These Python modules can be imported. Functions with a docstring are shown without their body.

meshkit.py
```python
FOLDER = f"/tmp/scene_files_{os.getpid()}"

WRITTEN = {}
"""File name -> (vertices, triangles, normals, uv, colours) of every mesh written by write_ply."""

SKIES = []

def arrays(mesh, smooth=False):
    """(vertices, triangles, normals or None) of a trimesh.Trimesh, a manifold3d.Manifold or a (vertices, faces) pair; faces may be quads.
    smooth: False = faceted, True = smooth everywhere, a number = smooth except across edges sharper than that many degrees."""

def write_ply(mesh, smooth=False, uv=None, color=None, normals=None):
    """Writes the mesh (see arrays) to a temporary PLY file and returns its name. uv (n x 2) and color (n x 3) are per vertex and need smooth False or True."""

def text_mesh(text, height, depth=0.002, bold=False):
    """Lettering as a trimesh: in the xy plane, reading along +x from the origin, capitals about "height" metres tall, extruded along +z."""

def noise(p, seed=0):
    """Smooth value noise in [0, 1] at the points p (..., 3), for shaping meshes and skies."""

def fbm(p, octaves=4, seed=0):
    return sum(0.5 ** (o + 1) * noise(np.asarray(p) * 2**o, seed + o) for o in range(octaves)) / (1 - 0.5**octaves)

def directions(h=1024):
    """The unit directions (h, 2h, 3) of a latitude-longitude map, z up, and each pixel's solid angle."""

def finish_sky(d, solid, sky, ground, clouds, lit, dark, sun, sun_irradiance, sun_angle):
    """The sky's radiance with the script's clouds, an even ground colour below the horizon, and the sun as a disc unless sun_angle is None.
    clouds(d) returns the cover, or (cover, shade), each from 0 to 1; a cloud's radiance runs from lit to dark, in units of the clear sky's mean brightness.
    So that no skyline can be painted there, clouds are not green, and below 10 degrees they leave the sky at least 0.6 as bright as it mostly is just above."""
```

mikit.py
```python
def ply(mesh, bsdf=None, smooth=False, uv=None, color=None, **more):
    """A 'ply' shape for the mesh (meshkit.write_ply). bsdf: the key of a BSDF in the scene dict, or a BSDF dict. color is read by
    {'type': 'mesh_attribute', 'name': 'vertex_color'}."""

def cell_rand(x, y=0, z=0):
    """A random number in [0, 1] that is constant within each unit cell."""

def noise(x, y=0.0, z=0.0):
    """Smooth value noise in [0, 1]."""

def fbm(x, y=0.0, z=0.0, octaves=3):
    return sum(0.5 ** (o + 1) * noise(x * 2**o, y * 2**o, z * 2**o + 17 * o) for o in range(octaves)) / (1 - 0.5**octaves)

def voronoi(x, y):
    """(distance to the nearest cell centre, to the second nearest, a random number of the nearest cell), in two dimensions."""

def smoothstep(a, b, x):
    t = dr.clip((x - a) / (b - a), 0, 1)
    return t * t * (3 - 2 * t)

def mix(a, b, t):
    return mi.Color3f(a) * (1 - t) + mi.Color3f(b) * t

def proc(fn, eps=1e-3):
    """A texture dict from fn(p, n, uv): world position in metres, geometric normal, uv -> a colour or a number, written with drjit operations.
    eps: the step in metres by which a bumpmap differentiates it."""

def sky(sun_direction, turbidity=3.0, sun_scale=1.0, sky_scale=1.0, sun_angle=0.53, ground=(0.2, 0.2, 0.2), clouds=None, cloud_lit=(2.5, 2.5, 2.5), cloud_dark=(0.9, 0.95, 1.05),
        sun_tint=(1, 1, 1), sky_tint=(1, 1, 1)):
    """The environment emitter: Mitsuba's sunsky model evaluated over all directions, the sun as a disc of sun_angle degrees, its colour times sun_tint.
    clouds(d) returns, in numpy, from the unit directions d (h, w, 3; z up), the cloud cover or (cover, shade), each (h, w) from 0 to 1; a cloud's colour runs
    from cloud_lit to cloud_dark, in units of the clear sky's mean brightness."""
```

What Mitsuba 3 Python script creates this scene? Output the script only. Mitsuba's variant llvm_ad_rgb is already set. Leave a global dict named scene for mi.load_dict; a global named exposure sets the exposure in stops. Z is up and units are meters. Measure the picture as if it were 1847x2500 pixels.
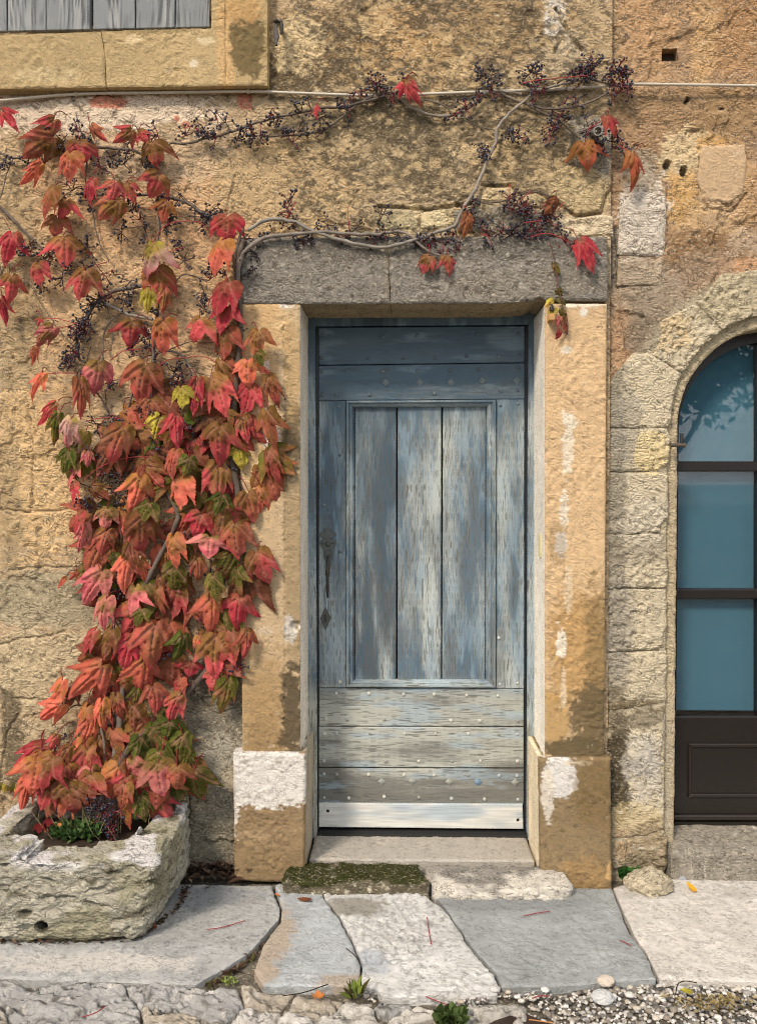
import math, random
import numpy as np, trimesh, shapely, mitsuba as mi, drjit as dr, mikit, meshkit
from shapely.geometry import Polygon, Point, LineString
from shapely.ops import unary_union
from scipy.spatial import Delaunay, cKDTree
T = mi.ScalarTransform4f
scene, labels = {}, {}

# ---------------------------------------------------------------- camera, sky, exposure
F, PX, PY = 2040.0, 923.5, 1250.0                       # focal length and centre, in pixels of the photograph
CAM = np.array([0.0, -3.1, 1.48])
_xa = -np.array([-74000 - PX, 1350 - PY, F]); _xa /= np.linalg.norm(_xa)
_ya = np.array([978 - PX, 1185 - PY, F]); _ya -= _xa * (_ya @ _xa); _ya /= np.linalg.norm(_ya)
RCW = np.stack([_xa, _ya, np.cross(_xa, _ya)], 1)       # world axes in camera axes (right, down, forward)
_fwd, _up = RCW.T @ [0, 0, 1], RCW.T @ [0, -1, 0]
scene['camera'] = {'type': 'perspective', 'fov': float(2 * np.degrees(np.arctan(PX / F))), 'fov_axis': 'x', 'near_clip': 0.05, 'far_clip': 500.0,
                   'to_world': T().look_at(origin=CAM.tolist(), target=(CAM + _fwd).tolist(), up=_up.tolist())}
scene['sky'] = mikit.sky((-0.55, -0.95, 1.0), turbidity=3, sun_scale=0.45, sun_angle=11, clouds=lambda d: 1.0, sun_tint=(1.0, 1.03, 1.12))
exposure = 2.5

# ---------------------------------------------------------------- helpers
rng = np.random.default_rng(7)
def ray(x, y):
    return RCW.T @ np.array([(x - PX) / F, (y - PY) / F, 1.0])
def at(x, y, Y=0.0):                                    # a point measured in the photograph, on the upright plane at depth Y
    r = ray(x, y); return CAM + r * ((Y - CAM[1]) / r[1])
def gat(x, y, z=0.0):                                   # the same on the level plane at height z
    r = ray(x, y); return CAM + r * ((z - CAM[2]) / r[2])
D = 1847 / 1652                                         # the survey was made on enlargements: their own scales
def dz(pts): return [(x * D, y * D) for x, y in pts]
def zoom(x0, y0, s): return lambda pts: [(x0 + x * s, y0 + y * s) for x, y in pts]
zA, zB, zC, zD = zoom(0, 0, .5593), zoom(900, 0, .5733), zoom(0, 600, .4358), zoom(0, 1200, .4358)
zE, zF, z7, z8 = zoom(0, 1800, .5593), zoom(900, 1800, .5733), zoom(700, 700, .4237), zoom(700, 1400, .4237)
def wpoly(pts, Y): return np.array([at(x, y, Y)[[0, 2]] for x, y in pts])
def gpoly(pts, z=0.0): return np.array([gat(x, y, z)[:2] for x, y in pts])
def lin(r, g, b, k=0.8):
    c = np.array([r, g, b]) / 255.0; c = c + .21 * (c @ [.3, .6, .1] - c)
    return np.where(c < .04045, c / 12.92, ((c + .055) / 1.055) ** 2.4) * k
def sm(a, b, x):
    t = np.clip((x - a) / (b - a), 0, 1); return t * t * (3 - 2 * t)
_used = {}
def numbered(key):
    n = _used.get(key, 0); _used[key] = n + 1
    return key if n == 0 else f'{key}_{n:03d}'
def tag(key, label=None, cat=None, group=None, kind=None):
    d = labels.setdefault(key, {})
    for k, v in (('label', label), ('category', cat), ('group', group), ('kind', kind)):
        if v: d[k] = v
    return key
def thing(name, label, cat, group=None):
    return tag(numbered(name), label, cat, group)
def obj(name, mesh, bsdf, parent=None, color=None, smooth=False, **more):
    key = numbered((parent + '__' if parent else '') + name)
    if color is not None:
        n = len(mesh.vertices) if hasattr(mesh, 'vertices') else len(mesh[0])
        color = np.broadcast_to(color, (n, 3)) if np.ndim(color) == 1 else color
    scene[key] = mikit.ply(mesh, bsdf, smooth=smooth, color=color, **more)
    return key

# ---------------------------------------------------------------- materials
VC = {'type': 'mesh_attribute', 'name': 'vertex_color'}
def two(b): return {'type': 'twosided', 'bsdf': b}
def V(c): return [float(x) for x in c]
def strokes(p, n, uv):                                  # fine crusty relief of old stone and lime
    x, y, z = p.x + 0.35 * p.y, p.y, p.z + 0.3 * p.y
    w = mikit.noise(x * 27, y * 27, z * 27)
    return dr.abs(2 * mikit.noise(x * 105 + w * 4.0, y * 105, z * 135 - w * 3.4) - 1)
def pores(p, n, uv):
    x, z = p.x + 0.35 * p.y, p.z + 0.3 * p.y
    w = mikit.noise(x * 27, p.y * 27, z * 27)
    a = mikit.noise(x * 105 + w * 4.0, p.y * 105, z * 135 - w * 3.4)
    m = mikit.noise(x * 48, p.y * 48 + 5, z * 48)
    l = 1 - mikit.smoothstep(0.0, 0.13, dr.abs(a - 0.5))
    return dr.clip(l * (.25 + .75 * mikit.smoothstep(0.3, 0.65, m)) * .78, 0, 0.72)
def flecks(p, n, uv):                                   # lime and sand grains that catch the eye in the plaster
    x, z = p.x + 0.35 * p.y, p.z + 0.3 * p.y
    return mikit.smoothstep(.60, .82, mikit.noise(x * 150 + 7, p.y * 150, z * 190 + mikit.noise(x * 30, p.y * 30, z * 30) * 5)) * .27
STROKES, PORES = mikit.proc(strokes, eps=1.5e-3), mikit.proc(pores)
scene['masonry'] = two({'type': 'bumpmap', 'arbitrary': STROKES, 'scale': 0.0042, 'bsdf': {
    'type': 'blendbsdf', 'weight': PORES,
    'bsdf_a': {'type': 'blendbsdf', 'weight': mikit.proc(flecks), 'bsdf_a': {'type': 'diffuse', 'reflectance': VC}, 'bsdf_b': {'type': 'diffuse', 'reflectance': {'type': 'rgb', 'value': V(lin(236, 220, 190))}}},
    'bsdf_b': {'type': 'diffuse', 'reflectance': {'type': 'rgb', 'value': [.06, .05, .038]}}}})
scene['paving_stone'] = two({'type': 'bumpmap', 'arbitrary': STROKES, 'scale': 0.0022, 'bsdf': {
    'type': 'blendbsdf', 'weight': mikit.proc(lambda p, n, uv: pores(p, n, uv) * 0.55),
    'bsdf_a': {'type': 'diffuse', 'reflectance': VC},
    'bsdf_b': {'type': 'diffuse', 'reflectance': {'type': 'rgb', 'value': [.07, .065, .06]}}}})
scene['matte'] = two({'type': 'principled', 'base_color': VC, 'roughness': .75, 'specular': .3})
scene['satin'] = two({'type': 'principled', 'base_color': VC, 'roughness': .38, 'specular': .5})
scene['iron'] = two({'type': 'principled', 'base_color': VC, 'roughness': .5, 'specular': .6, 'metallic': .35})
scene['blade'] = {'type': 'principledthin', 'base_color': VC, 'roughness': .40, 'diff_trans': .40, 'spec_trans': 0.0, 'eta': 1.38}
scene['pane'] = {'type': 'thindielectric', 'int_ior': 1.52}

def wood(along):                                        # weathered blue-grey paint on boards; along: the grain's direction
    blue, dark, pale, bare, bare2, sky, deep = (V(lin(*c)) for c in ((88, 118, 142), (104, 114, 122), (202, 212, 208), (124, 122, 114), (186, 190, 180), (158, 188, 210), (76, 78, 76)))
    def co(p): return (p.x, p.z) if along == 'z' else (p.z, p.x)           # across, along
    def grain(g, a, y):
        w = mikit.noise(g * 11, a * 4, y * 5)
        return mikit.noise(g * 380 + w * 14, a * 34, 1.0) * .6 + mikit.noise(g * 170 + w * 9, a * 15, 4.0) * .4
    def fn(p, n, uv):
        g, a = co(p)
        f = grain(g, a, p.y)
        big = mikit.fbm(g * 15 + 3.1, a * 2.3 + 1.7, 0.0, 4)
        big2 = mikit.fbm(g * 24 + 13.1, a * 5.0 + 7.7, 3.0, 4)
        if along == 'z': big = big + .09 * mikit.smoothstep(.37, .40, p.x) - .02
        keep = mikit.smoothstep(1.66, 1.96, p.z + (big2 - .5) * 0.4)          # the sheltered top kept its paint
        low = 1 - mikit.smoothstep(0.58, 0.70, p.z + (big - .5) * 0.08)       # the wet foot lost it
        c = mikit.mix(blue, pale, mikit.smoothstep(.34, .70, big * .62 + f * .38) * (1 - .93 * keep) * .82)
        c = mikit.mix(c, dark, mikit.smoothstep(.46, .72, big2 * .75 + f * .25) * .6 * (1 - keep))
        c = mikit.mix(c, sky, mikit.smoothstep(.52, .72, 1 - big2) * .4)
        b = mikit.mix(bare, bare2, mikit.smoothstep(.36, .62, big * .7 + f * .3 + .16 * mikit.smoothstep(.46, .54, p.z)))
        b = mikit.mix(b, sky, mikit.smoothstep(.60, .72, 1 - big2) * .5)
        c = mikit.mix(c, b, low * .9)
        if along == 'z': c = c * (1 - .36 * dr.select((p.x > -.2) & (p.x < -.018), 1.0, 0.0) * (1 - mikit.smoothstep(.42, .6, big)))  # left panel darkened in its colour for the shade of the left jamb
        return mikit.mix(c, deep, mikit.smoothstep(.54, .70, f) * (.14 + .34 * (1 - keep)) + mikit.smoothstep(.70, .78, f) * .2)
    def hgt(p, n, uv):
        g, a = co(p)
        return 1 - grain(g, a, p.y)
    return two({'type': 'bumpmap', 'arbitrary': mikit.proc(hgt, eps=1.5e-3), 'scale': 0.003,
                'bsdf': {'type': 'principled', 'base_color': mikit.proc(fn), 'roughness': .7, 'specular': .3}})
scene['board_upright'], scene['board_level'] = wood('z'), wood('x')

# ---------------------------------------------------------------- mesh builders
def slab(poly, res, y0, depth, frame='wall', amp=.004, freq=9., rnd=.012, edge=.002, seed=0, relief=None, dense=None, rows=2, oct=4, fine=.0028, rough=0.0):
    """A stone (or a whole wall face): the outline POLY on its plane, a rough face with worn edges, and sides running back by DEPTH."""
    P = poly if isinstance(poly, Polygon) else Polygon(poly)
    P = P if P.is_valid else P.buffer(0)
    if P.geom_type != 'Polygon': P = max(P.geoms, key=lambda g: g.area)
    def ring(c):
        c = np.array(shapely.segmentize(LineString(c.coords), res).coords)[:-1]
        q = np.c_[c * 28, np.full(len(c), seed * 3.7)]
        return c + edge * 2 * (np.c_[meshkit.fbm(q, 3, 11), meshkit.fbm(q + 50, 3, 12)] - .5)
    P = shapely.geometry.polygon.orient(P)
    rings = [ring(P.exterior)] + [ring(r) for r in P.interiors]
    P2 = Polygon(rings[0], rings[1:])
    if not P2.is_valid: P2 = P2.buffer(0)
    shapely.prepare(P2)
    x0, y0_, x1, y1 = P2.bounds
    def grid(r, box=None):
        a, b, c, d = box or (x0, y0_, x1, y1)
        u, v = np.meshgrid(np.arange(a, c, r), np.arange(b, d, r * .9))
        u = u + (np.arange(u.shape[0]) % 2)[:, None] * r * .5
        return np.c_[u.ravel(), v.ravel()] + rng_s.uniform(-.18, .18, (u.size, 2)) * r
    rng_s = np.random.default_rng(seed + 100)
    if dense:
        g1, g0 = grid(res, dense), grid(.035)
        g0 = g0[(g0[:, 0] < dense[0]) | (g0[:, 0] > dense[2]) | (g0[:, 1] < dense[1]) | (g0[:, 1] > dense[3])]
        g = np.vstack([g0, g1])
    else:
        g = grid(res)
    bnd = np.vstack(rings)
    tree = cKDTree(bnd)
    g = g[shapely.contains_xy(P2, g[:, 0], g[:, 1])]
    g = g[tree.query(g)[0] > res * .55]
    pts = np.vstack([bnd, g])
    f = Delaunay(pts).simplices
    c = pts[f].mean(1)
    f = f[shapely.contains_xy(P2, c[:, 0], c[:, 1])]
    a = pts[f]
    area = (a[:, 1, 0] - a[:, 0, 0]) * (a[:, 2, 1] - a[:, 0, 1]) - (a[:, 1, 1] - a[:, 0, 1]) * (a[:, 2, 0] - a[:, 0, 0])
    f = np.where(area[:, None] < 0, f[:, ::-1], f)[np.abs(area) > 1e-9]
    q = np.c_[pts, np.full(len(pts), seed * 1.37)]
    d = tree.query(pts)[0]; d[:len(bnd)] = 0
    h = amp * 2 * (meshkit.fbm(q * freq, oct, seed) - .5)
    h = h + fine * 2 * (meshkit.fbm(q * [75, 75, 1], 2, seed + 3) - .5) * (.3 + 1.9 * sm(.38, .62, meshkit.fbm(q * [6, 6, 1], 3, seed + 4)))
    if relief is not None: h = h + relief(pts)
    if rnd > 0:
        rr = rnd * (.35 + 1.3 * meshkit.fbm(q * 22, 2, seed + 5))
        t = 1 - np.clip(d / rr, 0, 1)
        h = h - rr * (1 - np.sqrt(np.maximum(1 - t * t, 0))) * .8
    def lift(uv, hh):
        return np.c_[uv[:, 0], y0 - hh, uv[:, 1]] if frame == 'wall' else np.c_[uv, y0 + hh]
    v, fs, n = [lift(pts, h)], [f], len(pts)
    k = 0
    for r in rings:
        m = len(r); hr = h[k:k + m]; k += m
        for j in range(rows + 1):
            s_ = lift(r, hr * (1 - j / rows) - depth * j / rows)
            if rough and j:
                t_ = np.roll(r, -1, 0) - np.roll(r, 1, 0); t_ = np.c_[t_[:, 1], -t_[:, 0]] / (np.linalg.norm(t_, axis=1, keepdims=True) + 1e-9)
                e_ = rough * 2 * (meshkit.fbm(s_ * 26, 3, seed + 8) - .35)
                s_[:, [0, 2] if frame == 'wall' else [0, 1]] += t_ * e_[:, None]
            v.append(s_)
        i = np.arange(m); i2 = (i + 1) % m
        for j in range(rows):
            A, B = n + j * m, n + (j + 1) * m
            fs += [np.c_[A + i, B + i, B + i2], np.c_[A + i, B + i2, A + i2]]
        n += (rows + 1) * m
    return np.vstack(v), np.vstack(fs)

class Paint:
    """Colour of a weathered face: a base, noise-edged stains with a shape of their own (a few are painted shade), and lichen specks."""
    def __init__(s, base, *layers, speck=(), vary=.25, seed=0): s.base, s.layers, s.speck, s.vary, s.seed = base, layers, speck, vary, seed
    def __call__(s, P):
        n = len(P)
        lo, mid, hi, vh = (meshkit.fbm(P * f + s.seed * 7.1, o, s.seed + i) for i, (f, o) in enumerate(((5, 3), (17, 3), (50, 3), (105, 2))))
        c = np.tile(np.asarray(s.base, float), (n, 1)) * (1 + s.vary * 2 * (lo * .3 + mid * .3 + hi * .3 + vh * .35 - .625) * 1.5)[:, None]
        for i, (x, y, rx, ry, col, k, na, soft) in enumerate(s.layers):
            o = at(x * D, y * D, .03); r = np.array([rx, ry]) * D / 655.0
            q = np.abs(P[:, [0, 2]] - o[[0, 2]]) / r
            rad = (q[:, 0] ** 2.6 + q[:, 1] ** 2.6) ** (1 / 2.6)
            near = rad < 2.2
            nn = (lo * .22 + mid * .36 + hi * .34 + vh * .24 - .58) * 2.6
            m = k * sm(-soft * .6, soft * .6, 1 - rad + nn * (.25 + na)) * near
            cc = np.asarray(col) * (1 + .8 * (hi * .4 + mid * .2 + vh * .4 - .5))[:, None]
            c = c * (1 - m[:, None]) + cc * m[:, None]
        for freq, lo_t, hi_t, col, k in s.speck:
            m = k * sm(lo_t, hi_t, meshkit.fbm(P * freq + 31 + s.seed, 3, 40 + s.seed) * .7 + mid * .3)
            c = c * (1 - m[:, None]) + np.asarray(col) * m[:, None]
        return np.clip(c, .01, .85)

def stone(name, pts, Y, depth, paint, parent, bsdf='masonry', **kw):
    m = slab(wpoly(pts, Y), kw.pop('res', .006), Y, depth, **kw)
    return obj(name, m, bsdf, parent, color=paint(m[0]), smooth=True)

def tube(pts, rad, sides=7, cap=True):
    p = np.asarray(pts, float); rad = np.broadcast_to(rad, (len(p),)).astype(float)
    t = np.gradient(p, axis=0); t /= np.linalg.norm(t, axis=1, keepdims=True) + 1e-12
    ref = np.array([0.31, -.9, .3]); a = np.cross(t, ref); a /= np.linalg.norm(a, axis=1, keepdims=True) + 1e-9
    b = np.cross(t, a); an = np.arange(sides) * 2 * np.pi / sides
    v = p[:, None] + rad[:, None, None] * (np.cos(an)[None, :, None] * a[:, None] + np.sin(an)[None, :, None] * b[:, None])
    n = len(p); i, j = np.meshgrid(np.arange(n - 1), np.arange(sides), indexing='ij'); j2 = (j + 1) % sides
    q = np.stack([i * sides + j, (i + 1) * sides + j, (i + 1) * sides + j2, i * sides + j2], -1).reshape(-1, 4)
    f = np.vstack([q[:, [0, 1, 2]], q[:, [0, 2, 3]]]); v = v.reshape(-1, 3)
    if cap:
        e = np.arange(1, sides - 1); z = (n - 1) * sides
        f = np.vstack([f, np.c_[e * 0, e, e + 1], np.c_[e * 0 + z, z + e + 1, z + e]])
    return v, f
def smoothline(pts, n=8, wob=0.0, r=rng):
    p = np.asarray(pts, float)
    if len(p) < 3: q = np.array([p[0] + (p[-1] - p[0]) * t for t in np.linspace(0, 1, n + 1)])
    else:
        e = np.vstack([2 * p[0] - p[1], p, 2 * p[-1] - p[-2]]); out = []
        for i in range(1, len(e) - 2):
            for t in np.arange(n) / n:
                a, b, c, d = e[i - 1:i + 3]
                out.append(.5 * (2 * b + (c - a) * t + (2 * a - 5 * b + 4 * c - d) * t ** 2 + (3 * b - 3 * c + d - a) * t ** 3))
        q = np.vstack(out + [p[-1:]])
    if wob: q = q + (meshkit.fbm(q[:, None, :] * 30 + np.arange(3)[None, :, None] * 9.7, 2) - .5) * 2 * wob
    return q
def join(parts):
    vs, fs, n = [], [], 0
    for v, f in parts: vs.append(v); fs.append(np.asarray(f) + n); n += len(v)
    return np.vstack(vs), np.vstack(fs)
def prism(pts, Y, depth, bevel=.003):                   # a planed board or plate with softened front edges
    P = shapely.geometry.polygon.orient(pts if isinstance(pts, Polygon) else Polygon(wpoly(pts, Y)))
    Q = P.buffer(-bevel, join_style=2)
    if bevel <= 0 or Q.is_empty or Q.geom_type != 'Polygon' or len(Q.exterior.coords) != len(P.exterior.coords):
        m = trimesh.creation.extrude_polygon(P, depth, engine='earcut'); v = m.vertices
        return np.c_[v[:, 0], Y + depth - v[:, 2], v[:, 1]], np.array(m.faces)
    a, b = np.array(P.exterior.coords)[:-1], np.array(Q.exterior.coords)[:-1]
    b = b[np.argmin(((a[:, None] - b[None]) ** 2).sum(-1), 1)]
    n = len(a); i = np.arange(n); j = (i + 1) % n
    v = np.vstack([np.c_[b[:, 0], np.full(n, Y), b[:, 1]], np.c_[a[:, 0], np.full(n, Y + bevel), a[:, 1]], np.c_[a[:, 0], np.full(n, Y + depth), a[:, 1]]])
    vv, tri = trimesh.creation.triangulate_polygon(Polygon(b), engine='earcut')
    order = [int(np.argmin(((b - p) ** 2).sum(1))) for p in vv]
    fs = [np.array(order)[tri]]
    for k in (0, n): fs += [np.c_[k + i, k + n + i, k + n + j], np.c_[k + i, k + n + j, k + j]]
    fs.append(np.array(order)[tri][:, ::-1] + 2 * n)
    return v, np.vstack(fs)
def bar(x0, x1, y0, y1, z0, z1): 
    m = trimesh.creation.box(bounds=[[x0, y0, z0], [x1, y1, z1]]); return np.array(m.vertices), np.array(m.faces)
def lathe(profile, o, axis=2, sides=14):                # profile: (radius, along) pairs
    pr = np.asarray(profile, float); an = np.arange(sides) * 2 * np.pi / sides
    v = np.stack([pr[:, 0, None] * np.cos(an), pr[:, 0, None] * np.sin(an), np.repeat(pr[:, 1, None], sides, 1)], -1).reshape(-1, 3)
    i, j = np.meshgrid(np.arange(len(pr) - 1), np.arange(sides), indexing='ij'); j2 = (j + 1) % sides
    q = np.stack([i * sides + j, i * sides + j2, (i + 1) * sides + j2, (i + 1) * sides + j], -1).reshape(-1, 4)
    if axis == 1: v = v[:, [0, 2, 1]] * [1, -1, 1]      # along runs towards the viewer
    return v + o, np.vstack([q[:, [0, 1, 2]], q[:, [0, 2, 3]]])
# ---------------------------------------------------------------- the two houses
house = thing('house', 'old ochre plastered house with a weathered blue plank door, grey stone lintel and shuttered window', 'house')
house2 = thing('house', 'orange-brown plastered house with a glazed dark brown door in a pale stone arch', 'house')
TAN, OCHRE, PALE, LICHEN = lin(206, 176, 134), lin(224, 180, 128), lin(228, 208, 176), lin(104, 88, 60)
WHITE, GREY, BROWN, ORANGE = lin(226, 220, 210), lin(150, 143, 130), lin(158, 124, 78), lin(214, 160, 96)

CR = [dz([(0, 1410), (45, 1395), (110, 1390), (140, 1378)]), dz([(0, 1110), (60, 1120), (140, 1115), (175, 1100)]), dz([(500, 345), (512, 380), (498, 440)]),
      dz([(20, 1245), (90, 1238), (190, 1240)]), dz([(60, 880), (72, 960), (70, 1100)]), dz([(0, 1700), (15, 1600), (40, 1560)]), dz([(30, 1525), (150, 1530)]),
      dz([(410, 1500), (470, 1560), (515, 1550)]), dz([(520, 660), (523, 900)]), dz([(830, 452), (832, 490)]), dz([(620, 545), (600, 500)])]
CR2 = [zB([(480, 790), (600, 790), (640, 830), (720, 820), (830, 880), (880, 920), (990, 905), (1010, 840), (1040, 790)]), zB([(40, 880), (190, 890), (245, 895), (330, 880), (440, 865)]), dz([(1214, 20), (1240, 70), (1270, 110)])]
def grooves(lines, Y, width=.0055, deep=.009):
    L = [np.array(shapely.segmentize(LineString(wpoly(l, Y)), .003).coords) for l in lines]
    def fn(p):
        t = cKDTree(np.vstack(L))
        q = p + .012 * (np.c_[meshkit.fbm(np.c_[p * 40, p[:, 0] * 0], 3, 3), meshkit.fbm(np.c_[p * 40, p[:, 0] * 0 + 9], 3, 4)] - .5)
        d = t.query(q, distance_upper_bound=.05)[0]
        return -deep * np.exp(-np.minimum(d, .05) ** 2 / (width * .6) ** 2)
    return fn
def pits(spots, Y):                                     # (x, y, radius in survey pixels, depth)
    S = [(at(x * D, y * D, Y)[[0, 2]], r * D / 650, dp) for x, y, r, dp in spots]
    def fn(p):
        h = 0
        for c, r, dp in S:
            h = h - dp * (1 - sm(.75, 1.05, np.linalg.norm(p - c, axis=1) / r))
        return h
    return fn
def fallen(Y, thr=.53, drop=.007, seed=3, fq=4.2):      # plateaus where a coat of plaster has come away
    def fn(p):
        q = np.c_[p * fq, np.zeros(len(p))]
        return -drop * sm(thr - .012, thr + .012, meshkit.fbm(q, 5, seed)) + .004 * (meshkit.fbm(np.c_[p * 34, p[:, 0] * 0], 3, seed + 1) - .5)
    return fn
def both(*fs): return lambda p: sum(f(p) for f in fs)

WY, WY2 = .035, .055
XR = at(1331 * D, 900, WY)[0]                           # where the two houses meet
left_face = Polygon([(-3.0, -.1), (XR, -.1), (XR, 4.6), (-3.0, 4.6)])
door_hole = Polygon(wpoly(dz([(645, 655), (1200, 655), (1200, 2200), (645, 2200)]), WY))
win_hole = Polygon(wpoly(dz([(-420, -480), (455, -480), (455, 55), (-420, 55)]), WY))
wall_paint = Paint(TAN,
    (300, 560, 330, 330, OCHRE, .9, .5, .35), (330, 430, 170, 140, lin(226, 174, 124), .7, .5, .3), (400, 330, 240, 60, lin(216, 188, 150), .7, .6, .3),
    (150, 236, 330, 52, lin(240, 218, 190), .92, .7, .25), (40, 760, 50, 420, lin(176, 150, 106), .7, .7, .4),
    (235, 222, 44, 13, lin(226, 132, 104), .95, .5, .12), (533, 218, 16, 20, lin(226, 132, 104), .95, .5, .12), (405, 270, 12, 9, lin(226, 132, 104), .9, .4, .12), (384, 256, 6, 8, lin(220, 130, 104), .9, .4, .12),
    (80, 1040, 120, 200, lin(232, 190, 130), .9, .6, .3), (20, 1100, 26, 180, lin(150, 134, 100), .5, .8, .4), (120, 1310, 150, 66, lin(178, 164, 130), .92, .5, .2), (90, 1470, 140, 90, lin(206, 184, 142), .9, .5, .2), (60, 1640, 110, 80, lin(196, 174, 134), .8, .6, .3), (25, 1600, 24, 120, lin(96, 84, 62), .75, .8, .3),
    (470, 1560, 74, 130, lin(132, 127, 112), .95, .4, .3), (470, 1500, 60, 60, lin(112, 108, 94), .8, .6, .3), (480, 1680, 40, 70, lin(190, 184, 164), .7, .7, .3), (440, 1830, 110, 120, lin(134, 130, 114), .95, .4, .2),
    (960, 90, 390, 108, lin(190, 156, 110), .92, .35, .3), (980, 330, 400, 190, lin(190, 165, 124), .92, .4, .35), (620, 400, 170, 110, lin(206, 172, 120), .8, .6, .35),
    (640, 160, 60, 50, LICHEN, .9, .8, .3), (760, 110, 60, 80, lin(120, 98, 64), .7, .9, .4), (900, 140, 150, 60, lin(206, 164, 104), .55, .9, .35), (1100, 60, 120, 60, lin(150, 122, 80), .6, .8, .4), (860, 60, 80, 60, lin(196, 150, 90), .6, .9, .4),
    (800, 250, 160, 46, lin(112, 98, 70), .85, .8, .35), (900, 330, 90, 80, lin(124, 108, 78), .7, .9, .35), (1180, 330, 140, 70, lin(198, 168, 118), .8, .7, .35), (1250, 240, 60, 60, lin(140, 118, 84), .7, .8, .35),
    (650, 95, 55, 58, lin(226, 198, 146), .97, .45, .1), (1212, 30, 26, 44, WHITE, .92, .6, .2), (1245, 92, 34, 34, lin(214, 200, 176), .7, .8, .25), (1230, 130, 60, 30, lin(214, 196, 160), .5, .8, .25), (1290, 90, 40, 80, lin(196, 170, 126), .6, .6, .3),
    (1300, 330, 46, 66, lin(176, 172, 158), .9, .5, .2), (1280, 300, 40, 50, lin(170, 164, 150), .8, .6, .25), (1270, 420, 60, 46, lin(206, 182, 136), .9, .4, .15), (1120, 460, 130, 40, lin(186, 164, 124), .8, .5, .2), (930, 478, 100, 26, lin(218, 196, 146), .9, .5, .2), (1260, 492, 80, 24, lin(226, 206, 166), .9, .5, .2), (1100, 490, 70, 30, lin(130, 124, 108), .8, .6, .25),
    speck=((62, .58, .70, lin(92, 78, 58), .75), (75, .64, .74, lin(230, 208, 168), .7), (30, .62, .74, lin(112, 94, 64), .5)), vary=.34, seed=1)
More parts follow.
